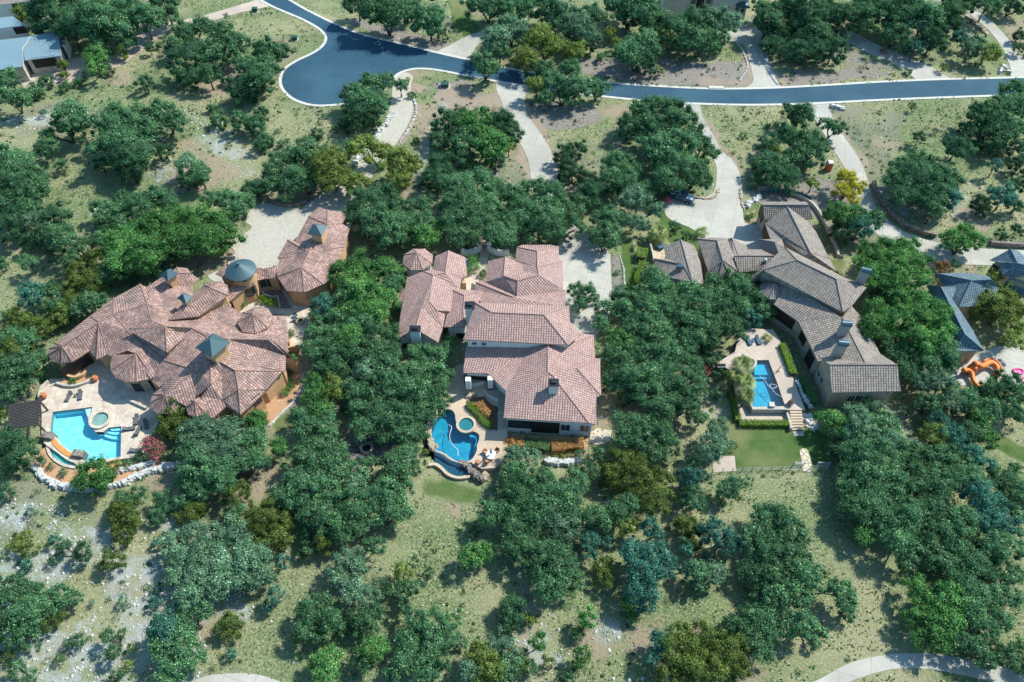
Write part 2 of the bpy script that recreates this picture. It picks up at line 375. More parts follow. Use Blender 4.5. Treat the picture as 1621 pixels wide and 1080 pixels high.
M['L_O'] = leafmat('live oak leaves', (.028,.082,.044), (.130,.270,.110), (.32,.50,.24))
M['L_P'] = leafmat('grey green oak leaves', (.050,.108,.068), (.180,.315,.165), (.40,.56,.36))
M['L_G'] = leafmat('fresh green leaves', (.026,.090,.032), (.140,.315,.080), (.34,.54,.18))
M['L_D'] = leafmat('dark cedar needles', (.018,.060,.034), (.080,.185,.080), (.18,.32,.14))
M['L_C'] = leafmat('olive cedar needles', (.032,.064,.018), (.155,.215,.052), (.32,.38,.11))
M['L_Y'] = leafmat('yellow green leaves', (.06,.095,.022), (.24,.325,.08), (.44,.50,.18))
M['L_B'] = leafmat('blue green leaves', (.022,.080,.060), (.090,.245,.165), (.22,.43,.31))
M['L_K'] = leafmat('bright yellow leaves', (.16,.16,.015), (.46,.42,.05), (.62,.55,.12))
M['L_R'] = leafmat('crape myrtle leaves', (.03,.07,.03), (.09,.15,.06))
M['L_F'] = leafmat('pink flowers', (.35,.04,.09), (.70,.16,.24), (.80,.40,.42))
M['L_H'] = leafmat('clipped hedge leaves', (.05,.12,.01), (.19,.33,.03), (.28,.42,.07))
M['L_A'] = leafmat('amber hedge leaves', (.30,.15,.04), (.62,.34,.11), (.75,.50,.20))
M['L_N'] = leafmat('brown leaves', (.10,.06,.03), (.22,.15,.08))
M['L_L'] = leafmat('palm fronds', (.09,.13,.035), (.26,.31,.12), (.45,.46,.24))

# ------------------------------------------------------------------ ground
def inpoly(X, Y, poly):
    r = np.zeros(X.shape, bool); n = len(poly)
    for i in range(n):
        x0, y0 = poly[i][0], poly[i][1]; x1, y1 = poly[(i + 1) % n][0], poly[(i + 1) % n][1]
        c = ((y0 > Y) != (y1 > Y)) & (X < (x1 - x0) * (Y - y0) / ((y1 - y0) if abs(y1 - y0) > 1e-9 else 1e-9) + x0)
        r ^= c
    return r
def distline(X, Y, pts):
    d = np.full(X.shape, 1e9)
    for a, b in zip(pts[:-1], pts[1:]):
        ax, ay, bx, by = a[0], a[1], b[0], b[1]; L2 = (bx-ax)**2 + (by-ay)**2 + 1e-9
        t = np.clip(((X-ax)*(bx-ax) + (Y-ay)*(by-ay)) / L2, 0, 1)
        d = np.minimum(d, np.hypot(X - ax - t*(bx-ax), Y - ay - t*(by-ay)))
    return d
def smooth(pts, n=6, closed=False):
    out = []; m = len(pts)
    rngk = range(m) if closed else range(m - 1)
    for i in rngk:
        if closed: p0, p1, p2, p3 = pts[i-1], pts[i], pts[(i+1) % m], pts[(i+2) % m]
        else: p0, p1, p2, p3 = pts[max(i-1,0)], pts[i], pts[i+1], pts[min(i+2,m-1)]
        for k in range(n):
            t = k / n
            out.append(.5 * ((2*p1) + (-p0+p2)*t + (2*p0-5*p1+4*p2-p3)*t*t + (-p0+3*p1-3*p2+p3)*t**3))
    if not closed: out.append(pts[-1])
    return out
# --- roads (photo points on the ground)
road_n = smooth(PL('p', '398,-45 425,-20 455,0 490,20 540,44 580,58 640,72 700,87 760,100 815,112 880,122 960,132 1040,138 1130,142 1220,141 1300,137 1400,131 1500,127 1621,124 1720,119'), 5)
road_s = smooth(PL('p', '365,-45 395,-15 415,0 440,13 480,30 508,46 518,60 512,74 495,86 470,98 452,111 446,128 452,144 470,158 500,166 540,164 572,158 600,146 615,132 628,117 650,109 675,108 705,112 745,120 800,130 880,142 950,151 1020,158 1100,163 1200,165 1300,162 1400,157 1500,153 1621,149 1720,146'), 5)
b = MB(); b.prism(road_n + road_s[::-1], -.2, .040); road = tag(b.build('road', M['asph']), kind='structure')
def ribbon(pts, w0, w1, z0, z1, mb, mi=0):
    """strip beside a polyline, offset w0..w1 to the left"""
    n = len(pts); A = []; B_ = []
    for i in range(n):
        d = pts[min(i+1,n-1)] - pts[max(i-1,0)]; d = Vector((d.x, d.y)).normalized(); nn = Vector((-d.y, d.x))
        A.append((pts[i].x + nn.x*w0, pts[i].y + nn.y*w0)); B_.append((pts[i].x + nn.x*w1, pts[i].y + nn.y*w1))
    vs = [(p[0],p[1],z0) for p in A] + [(p[0],p[1],z1) for p in A] + [(p[0],p[1],z1) for p in B_] + [(p[0],p[1],z0) for p in B_]
    fs = []
    for l in range(3):
        fs += [(l*n+k, (l+1)*n+k, (l+1)*n+k+1, l*n+k+1) for k in range(n-1)]
    mb.add(vs, fs, mi); return mb
k = MB(); ribbon(road_n, 0, .75, -.1, .09, k); kn = tag(k.build('kerb', M['kerb']), kind='structure')
k = MB(); ribbon(road_s, 0, -.75, -.1, .09, k); ks = tag(k.build('kerb', M['kerb']), kind='structure')
paved = [road_n + road_s[::-1]]
def drive(name, s, m='conc', z=.03, t='p', sm=True):
    pts = PL(t, s)
    if sm: pts = smooth(pts, 4, True)
    b = MB(); b.prism(pts, -.2, z); paved.append(pts)
    return tag(b.build(name, M[m]), kind='structure')
drive('driveway', '626,118 652,119 650,140 654,168 648,192 628,226 606,256 578,292 548,318 505,342 470,352 478,330 505,310 536,290 566,262 590,228 606,200 618,168', 'paver', .022)
drive('motor_court', '398,332 415,322 452,326 500,331 560,300 560,345 520,420 470,470 395,466 330,440 352,425 372,400 362,385 398,362 388,350', 'paver', .030)
drive('driveway', '786,131 832,133 830,160 838,185 856,212 872,238 882,268 886,300 880,330 900,360 950,380 930,400 860,340 842,300 838,262 826,232 806,200 795,165', 'conc', .022)
drive('motor_court', '888,360 905,352 930,372 948,380 966,402 969,470 968,492 940,540 905,560 880,500 880,400', 'conc', .032, sm=False)
drive('driveway', '1082,163 1106,164 1112,185 1128,212 1142,238 1158,252 1170,272 1175,300 1176,335 1180,352 1200,355 1215,345 1225,420 1180,470 1125,410 1108,385 1098,364 1060,347 1052,330 1062,312 1100,316 1128,306 1134,285 1132,258 1110,222 1092,190', 'conc', .026)
drive('driveway', '1276,162 1309,161 1318,188 1340,222 1362,255 1375,290 1382,318 1398,342 1430,366 1490,386 1560,394 1640,396 1720,396 1720,420 1621,420 1560,420 1490,416 1440,402 1404,382 1375,358 1358,335 1350,300 1338,268 1316,232 1296,198', 'conc', .022)
drive('driveway', '1150,50 1200,45 1212,70 1218,98 1232,132 1240,143 1180,143 1192,130 1190,112 1184,88 1176,70 1150,66', 'conc', .022)
drive('driveway', '1340,48 1360,56 1400,76 1440,92 1470,104 1506,128 1460,130 1438,116 1412,100 1375,84 1345,68 1330,58', 'conc', .022)
drive('driveway', '1530,18 1546,18 1574,38 1596,62 1610,84 1626,98 1628,125 1602,127 1600,110 1590,84 1574,58 1552,36', 'conc', .022)
drive('driveway', '690,86 712,72 738,58 762,50 800,40 800,54 772,62 752,76 742,98', 'conc', .022)
drive('driveway', '412,-2 428,10 380,20 330,35 270,48 245,62 225,80 190,104 140,120 100,134 40,142 30,128 50,110 105,98 110,92 180,88 205,68 230,48 260,38 318,26 380,8', 'pink', .022, sm=False)
drive('cart_path', '1270,1090 1300,1074 1345,1050 1400,1037 1460,1034 1520,1042 1600,1060 1660,1085 1650,1105 1590,1085 1510,1066 1450,1058 1400,1062 1340,1082 1300,1110', 'conc', .026)
drive('cart_path', '280,1095 315,1074 350,1067 400,1067 440,1078 470,1100 440,1110 400,1094 350,1093 310,1110', 'conc', .026)
drive('path', '1128,730 1140,722 1163,722 1165,746 1128,748', 'pink', .03, sm=False)

# --- ground sheet, painted by cover type
def axis(lo, hi, dlo, dhi, st):
    a = list(np.arange(lo, hi + st, st)); x = lo; s = st
    while x > dlo: s *= 1.35; x -= s; a.insert(0, x)
    x = hi; s = st
    while x < dhi: s *= 1.35; x += s; a.append(x)
    return np.array(a)
gx = axis(-165, 165, -3000, 3000, .6); gy = axis(18, 235, -800, 4000, .6)
X, Y = np.meshgrid(gx, gy)
def vnoise(X, Y, s, seed):
    r = np.random.default_rng(seed); G = r.random((97, 97))
    x = (X / s) % 96; y = (Y / s) % 96; i = x.astype(int); j = y.astype(int); fx = x - i; fy = y - j
    fx = fx*fx*(3-2*fx); fy = fy*fy*(3-2*fy)
    return (G[j,i]*(1-fx)+G[j,i+1]*fx)*(1-fy)+(G[j+1,i]*(1-fx)+G[j+1,i+1]*fx)*fy
def fbm(X, Y, s, seed): return sum(vnoise(X, Y, s/2**k, seed+k)*.5**k for k in range(4)) / 1.875
cover = {k: np.zeros(X.shape) for k in ('lawn', 'rock', 'dirt', 'mulch')}
WX = X + (fbm(X, Y, 6, 11) - .5) * 5; WY = Y + (fbm(X, Y, 6, 21) - .5) * 5
NZ = fbm(X, Y, 7, 31); NZ2 = fbm(X, Y, 3, 51)
def patch(kind, s, amt=1.0, t='p', warp=True, thr=None):
    pts = PL(t, s); m = inpoly(WX if warp else X, WY if warp else Y, pts) * amt
    if thr is not None: m = m * np.clip((NZ - thr) * 8, 0, 1)
    cover[kind] = np.maximum(cover[kind], m)
def streak(kind, s, wd, amt=1.0, t='p', thr=None):
    pts = PL(t, s); d = distline(WX, WY, pts); m = np.clip(1.3 - d / wd, 0, 1) * amt
    if thr is not None: m = m * np.clip((NZ2 - thr) * 6, 0, 1)
    cover[kind] = np.maximum(cover[kind], m)
# natural cover
cover['rock'] = np.clip((fbm(X, Y, 16, 71) - .62) * 5, 0, .5)
cover['dirt'] = np.clip((fbm(X, Y, 12, 91) - .58) * 5, 0, .6)
cover['mulch'] = np.clip((fbm(X, Y, 14, 111) - .60) * 5, 0, .5)
patch('rock', '-60,760 60,790 120,830 240,800 300,830 420,830 440,930 380,1020 260,1120 -80,1120', .80, thr=.34)
patch('rock', '0,790 110,800 90,900 -20,980', .80, thr=.28)
patch('rock', '395,890 480,880 510,950 430,1000 380,960', .9, thr=.46)
patch('rock', '800,960 930,940 1000,980 900,1090 780,1090', .8, thr=.48)
streak('rock', '20,190 60,192 72,186', 2.2, 1)
streak('rock', '290,175 330,215 370,250 405,285', 3.2, .9, thr=.35)
streak('rock', '255,270 262,300 240,300', 2, .8, thr=.35)
streak('rock', '700,165 690,195 670,250 662,330', 1.6, .9, thr=.3)
patch('rock', '1340,330 1400,330 1500,390 1480,350 1560,380 1550,350 1390,290', .7, thr=.42)
patch('dirt', '640,130 790,135 800,170 760,190 700,180 680,250 640,330 610,330 650,230', .62, thr=.30)
patch('dirt', '650,130 672,128 680,145 660,150', .9)
patch('dirt', '1060,1000 1110,980 1140,1020 1080,1030', .6)
patch('dirt', '640,780 730,790 730,830 650,860 610,900 590,880', .7, thr=.40)
patch('mulch', '650,125 780,132 795,185 750,200 690,160', .85, thr=.28)
patch('mulch', '830,165 900,160 960,175 950,195 880,210 840,200', .7)
patch('mulch', '560,30 700,60 760,90 640,70 540,40', .75)
patch('mulch', '905,90 1180,100 1188,135 1040,134 920,120', .85)
patch('mulch', '1225,115 1340,110 1440,122 1250,136', .75)
patch('mulch', '1340,75 1440,120 1350,110', .6)
patch('mulch', '1170,310 1195,285 1345,290 1380,340 1350,380 1300,340 1200,320', .75)
patch('mulch', '820,200 845,262 850,300 790,300 760,240', .5)
patch('mulch', '968,400 985,405 988,470 970,470', .9, warp=False)
patch('mulch', '560,680 640,670 640,730 560,735', .8)
for s_ in ('786,133 795,165 806,200 838,262 842,300', '830,160 838,185 856,212 872,238 886,300', '1112,185 1128,212 1158,252 1174,272',
           '1309,165 1318,188 1362,255 1375,290', '1220,98 1236,130', '1186,70 1186,90 1194,122', '654,168 648,192 628,226', '600,205 572,255'):
    streak('dirt', s_, 1.1, 1.0)
patch('dirt', '240,590 290,560 300,470 500,440 500,560 480,620 420,690 300,700', .6, warp=False)
# lawns
patch('lawn', '1125,668 1160,655 1310,670 1322,700 1310,742 1128,748', 1, warp=False)
patch('lawn', '982,382 1000,378 1012,440 1012,475 988,500 984,430', 1, warp=False)
patch('lawn', '1050,337 1098,352 1108,380 1115,400 1070,395 1040,360', 1, warp=False)
patch('lawn', '1026,300 1062,295 1062,330 1040,345 1020,330', .9)
patch('lawn', '1172,330 1205,318 1200,345 1178,350', 1, warp=False)
patch('lawn', '664,742 700,745 752,760 775,775 740,800 690,796 664,790', .62)
patch('lawn', '884,736 925,732 930,748 880,750', .9)
patch('lawn', '700,-20 738,0 742,28 765,50 740,58 715,40', .95)
patch('lawn', '432,670 480,635 488,650 470,680 430,700', .8)
patch('lawn', '1270,1060 1400,1030 1430,1030 1340,1045 1250,1085', .6)
patch('lawn', '1440,650 1480,650 1470,690 1430,690', .6)
patch('lawn', '1580,690 1640,690 1640,730 1590,725', .8)
patch('lawn', '1290,400 1330,420 1340,470 1300,440', .7)
def blur(A):
    for ax in (0, 1):
        A = (np.roll(A, 1, ax) + 2*A + np.roll(A, -1, ax)) / 4
    return A
for k_ in cover: cover[k_] = blur(blur(cover[k_]))
z1, z2, z3 = .5, 1.0, 1.3
pat = PL('p', '80,599 69,612 63,628 66,650 66,690 70,702 76,707 90,716 104,727 118,733 122,737 160,733 190,727 224,722 240,690 252,668 262,650 280,640 280,600 240,585 200,585 160,570 120,560 110,575 110,594 95,600', z1)
pat2 = PL('Q', '180,110 250,60 300,-60 420,-100 800,-60 830,200 800,560 800,700 800,770 760,830 680,905 560,912 480,872 455,850 360,860 270,836 190,775 110,742 60,700 20,560 60,400 150,300', z2)
pat3 = PL('L', '40,210 60,190 200,100 230,-20 330,-120 560,-110 630,-10 700,200 760,372 870,655 690,655 685,640 372,640 345,560 200,500 190,300', z3)
keepoff = [pat, pat2, pat3] + [PL('C', '1395,-60 1560,-80 1600,60 1560,220 1530,330 1430,330 1400,200'), PL('D', '480,730 720,730 1020,960 1060,1040 1000,1090 700,1060 300,1060 360,960 460,860'),
 PL('E', '905,60 985,60 985,200 960,300 900,400 880,470 850,545 705,528 712,450 770,430 840,380 880,310 900,200'), PL('R', '540,760 700,700 850,600 1000,520 1250,430 1500,420 1800,430 1900,1000 1300,1000 1200,930 700,1000 560,900'),
 PL('L', '215,560 720,560 715,870 215,860'), PL('L','705,640 870,640 880,905 740,905'), PL('T02', '220,690 290,650 480,780 720,740 960,740 1080,760 900,800 640,900 450,895 270,835 215,770'), PL('Q', '60,878 120,850 360,900 440,960 440,1022 330,1022 165,930')]
pv = np.zeros(X.shape, bool)
ko = np.zeros(X.shape, bool)
for p_ in keepoff: ko |= inpoly(X, Y, p_)
for p_ in paved: pv |= inpoly(X, Y, p_)
nyy, nxx = X.shape
Z = np.zeros(X.shape) - .01 + np.where(pv, -.1, 0)
me = bpy.data.meshes.new('ground'); nv = nxx * nyy
me.vertices.add(nv); me.vertices.foreach_set('co', np.stack([X, Y, Z], -1).ravel().astype(np.float32))
ii = np.arange(nv).reshape(nyy, nxx)
q = np.stack([ii[:-1,:-1], ii[:-1,1:], ii[1:,1:], ii[1:,:-1]], -1).reshape(-1, 4)
me.loops.add(q.size); me.loops.foreach_set('vertex_index', q.ravel().astype(np.int32))
me.polygons.add(len(q)); me.polygons.foreach_set('loop_start', (np.arange(len(q))*4).astype(np.int32))
me.update()
for k_, a_ in cover.items():
    at = me.attributes.new(k_, 'FLOAT', 'POINT'); at.data.foreach_set('value', a_.ravel().astype(np.float32))
def groundmat():
    m, N, L, b = newmat('ground cover'); b.inputs['Roughness'].default_value = .95; b.inputs['Specular IOR Level'].default_value = .15
    tc = N.new('ShaderNodeTexCoord')
    def noise(s, d=5, ro=.6):
        n = N.new('ShaderNodeTexNoise'); n.inputs['Scale'].default_value = s; n.inputs['Detail'].default_value = d; n.inputs['Roughness'].default_value = ro
        L.new(tc.outputs['Object'], n.inputs['Vector']); return n.outputs['Fac']
    def rng_(x, a, b_, lo=0., hi=1.):
        r = N.new('ShaderNodeMapRange'); r.inputs['From Min'].default_value = a; r.inputs['From Max'].default_value = b_
        r.inputs['To Min'].default_value = lo; r.inputs['To Max'].default_value = hi; L.new(x, r.inputs['Value']); return r.outputs[0]
    def mix(f, A, B):
        x = N.new('ShaderNodeMix'); x.data_type = 'RGBA'
        for nm, v in (('A', A), ('B', B)):
            if isinstance(v, tuple): x.inputs[nm].default_value = (*v, 1)
            else: L.new(v, x.inputs[nm])
        L.new(f, x.inputs['Factor']); return x.outputs['Result']
    big = noise(.045, 5); mid = noise(.35, 6, .7); fine = noise(2.6, 6, .75); xf = noise(6.5, 4, .8)
    g = mix(rng_(mid, .35, .65), (.185,.245,.10), (.10,.165,.065))
    g = mix(rng_(big, .42, .62), g, (.32,.31,.17))
    g = mix(rng_(fine, .50, .64), g, (.45,.43,.29))
    g = mix(rng_(xf, .56, .70), g, (.07,.10,.045))
    def att(n):
        a = N.new('ShaderNodeAttribute'); a.attribute_name = n; return a.outputs['Fac']
    mulch = mix(rng_(fine, .40, .60), (.30,.265,.225), (.19,.165,.15)); mulch = mix(rng_(xf, .52, .62), mulch, (.40,.37,.32))
    dirt = mix(rng_(fine, .40, .60), (.40,.32,.235), (.32,.25,.185))
    rock = mix(rng_(fine, .38, .6), (.50,.53,.51), (.30,.33,.28))
    lawn = mix(rng_(mid, .38, .62), (.065,.130,.032), (.105,.165,.050)); lawn = mix(rng_(big, .5, .62), lawn, (.19,.21,.09))
    def cov(n, edge):     # patchy edges: threshold the painted cover with noise
        s = math_n(N, L, 'ADD', att(n), math_n(N, L, 'MULTIPLY', math_n(N, L, 'SUBTRACT', fine, .5), edge))
        return rng_(s, .42, .62)
    c = mix(cov('mulch', 1.6), g, mulch); c = mix(cov('dirt', 1.6), c, dirt)
    rk = math_n(N, L, 'ADD', math_n(N, L, 'MULTIPLY', math_n(N, L, 'SUBTRACT', mid, .5), 2.4), math_n(N, L, 'MULTIPLY', math_n(N, L, 'SUBTRACT', xf, .5), 1.6))
    rk = math_n(N, L, 'ADD', math_n(N, L, 'ADD', att('rock'), rk), math_n(N, L, 'MULTIPLY', math_n(N, L, 'SUBTRACT', fine, .5), 2.2)); c = mix(rng_(rk, .60, .92), c, rock); c = mix(cov('lawn', .7), c, lawn)
    L.new(c, b.inputs['Base Color'])
    h = math_n(N, L, 'ADD', fine, math_n(N, L, 'MULTIPLY', xf, .5))
    bp = N.new('ShaderNodeBump'); bp.inputs['Distance'].default_value = .22; L.new(h, bp.inputs['Height']); L.new(bp.outputs[0], b.inputs['Normal'])
    return m
me.materials.append(groundmat())
gnd = bpy.data.objects.new('ground', me); COL.objects.link(gnd); tag(gnd, kind='structure')

# --- grass tufts and scattered stones
def raw_mesh(name, V, Fq, tint=None, mats=(), parent=None, nper=4):
    me = bpy.data.meshes.new(name); me.vertices.add(len(V)); me.vertices.foreach_set('co', np.ascontiguousarray(V, np.float32).ravel())
    Fq = np.ascontiguousarray(Fq, np.int32); me.loops.add(Fq.size); me.loops.foreach_set('vertex_index', Fq.ravel())
    me.polygons.add(len(Fq)); me.polygons.foreach_set('loop_start', (np.arange(len(Fq))*nper).astype(np.int32)); me.update()
    if tint is not None:
        a = me.attributes.new('tint', 'FLOAT', 'FACE'); a.data.foreach_set('value', np.ascontiguousarray(tint, np.float32))
    for m in mats: me.materials.append(m)
    o = bpy.data.objects.new(name, me); COL.objects.link(o)
    if parent: o.parent = parent
    return o
def quads(C, Nn, S, asp=1.0, r=rng):
    """leaf sized quads at C facing Nn"""
    n = len(C); Nn = Nn / (np.linalg.norm(Nn, axis=1, keepdims=True) + 1e-9)
    a = r.normal(size=(n, 3)); a -= (a*Nn).sum(1, keepdims=True)*Nn; a /= np.linalg.norm(a, axis=1, keepdims=True) + 1e-9
    b_ = np.cross(Nn, a); S = np.asarray(S).reshape(-1, 1) * np.ones((n, 1)); h = S*.5; k = h*asp
    V = np.stack([C - a*h - b_*k*.5, C + b_*k, C + a*h + b_*k*.15, C - b_*k], 1).reshape(-1, 3)
    return V, np.arange(n*4).reshape(n, 4)
def sample_att(k_, xs, ys):
    i = np.clip(np.searchsorted(gx, xs) - 1, 0, nxx-1); j = np.clip(np.searchsorted(gy, ys) - 1, 0, nyy-1); return cover[k_][j, i]
def pav_at(xs, ys):
    i = np.clip(np.searchsorted(gx, xs), 0, nxx-1); j = np.clip(np.searchsorted(gy, ys), 0, nyy-1); q_ = pv | ko; return q_[j, i] | q_[np.maximum(j-1,0), i] | q_[j, np.maximum(i-1,0)]
n = 230000
xs = rng.uniform(-150, 150, n); ys = rng.uniform(26, 220, n)
ok = (np.abs(xs) < 60 + ys*.42) & ~pav_at(xs, ys)
dens = fbm(xs, ys, 4, 301) ; ok &= (dens > .38) & (sample_att('rock', xs, ys) + sample_att('mulch', xs, ys)*.8 + sample_att('dirt', xs, ys)*.8 < rng.random(n)*.9) & (sample_att('lawn', xs, ys) < .4)
xs, ys = xs[ok], ys[ok]; n = len(xs)
s_ = rng.uniform(.18, .5, n); C = np.stack([xs, ys, s_*.28], 1); Nn = rng.normal(size=(n, 3))*.8; Nn[:, 2] = np.abs(Nn[:, 2]) + .5
V, Fq = quads(C, Nn, s_, .6)
mt = leafmat('dry grass blades', (.085,.125,.06), (.27,.30,.155), (.48,.47,.32))
tag(raw_mesh('meadow_grass', V, Fq, np.clip(rng.normal(.5, .28, n) + (fbm(xs, ys, 9, 401)-.5)*1.2, 0, 1), [mt]), 'pale dry meadow grass growing in tufts over the open slopes', 'grass', kind='stuff')
n = 150000
xs = rng.uniform(-150, 150, n); ys = rng.uniform(26, 220, n)
wgt = sample_att('rock', xs, ys)*1.0 + .012 + sample_att('mulch', xs, ys)*.06
ok = (np.abs(xs) < 60 + ys*.42) & ~pav_at(xs, ys) & (rng.random(n) < wgt) & (sample_att('lawn', xs, ys) < .3); xs, ys = xs[ok], ys[ok]; n = len(xs)
CU = np.array([(-1,-1,-1),(1,-1,-1),(1,1,-1),(-1,1,-1),(-.7,-.7,1),(.7,-.7,1),(.7,.7,1),(-.7,.7,1)], float)*.5
FQ = np.array([(4,5,6,7),(0,1,5,4),(1,2,6,5),(2,3,7,6),(3,0,4,7)])
s_ = (rng.random(n)**4*.30 + .12)
V = CU[None]*s_[:, None, None]*rng.uniform(.6, 1.3, (n, 1, 3))*rng.uniform(.75, 1.25, (n, 8, 3))*np.array([1, 1, .55])
a = rng.uniform(0, 6.28, n); ca, sa = np.cos(a)[:, None], np.sin(a)[:, None]
V = np.stack([V[..., 0]*ca - V[..., 1]*sa + xs[:, None], V[..., 0]*sa + V[..., 1]*ca + ys[:, None], V[..., 2] + (s_*.15)[:, None]], -1)
Fq = (FQ[None] + (np.arange(n)*8)[:, None, None]).reshape(-1, 4)
tag(raw_mesh('scattered_stones', V.reshape(-1, 3), Fq, None, [M['rockw']]), 'loose white limestone rubble strewn over the slopes', 'stones', kind='stuff')

# low scrub: countless ankle high sprigs between the trees
n = 8000
xs = rng.uniform(-150, 150, n); ys = rng.uniform(26, 220, n)
ok = (np.abs(xs) < 60 + ys*.42) & ~pav_at(xs, ys) & (sample_att('lawn', xs, ys) < .3) & (fbm(xs, ys, 11, 501) > .47); xs, ys = xs[ok], ys[ok]
k_ = 46; r_ = rng.random(len(xs))**2*.75 + .22; D_ = rng.normal(size=(len(xs), k_, 3)); D_ /= np.linalg.norm(D_, axis=2, keepdims=True); D_[..., 2] = np.abs(D_[..., 2])
C = (D_*r_[:, None, None]*rng.uniform(.6, 1.1, (len(xs), k_, 1))*[1, 1, .8] + np.stack([xs, ys, 0*xs + .03], 1)[:, None]).reshape(-1, 3)
V, Fq = quads(C, D_.reshape(-1, 3) + rng.normal(size=C.shape)*.3, rng.uniform(.12, .24, len(C)), .8)
tag(raw_mesh('low_scrub', V, Fq, np.clip(np.repeat(rng.normal(.4, .2, len(xs)), k_) + rng.normal(0, .15, len(C)), 0, 1), [M['L_O']]), 'ankle high green scrub sprinkled over the slopes', 'scrub', kind='stuff')
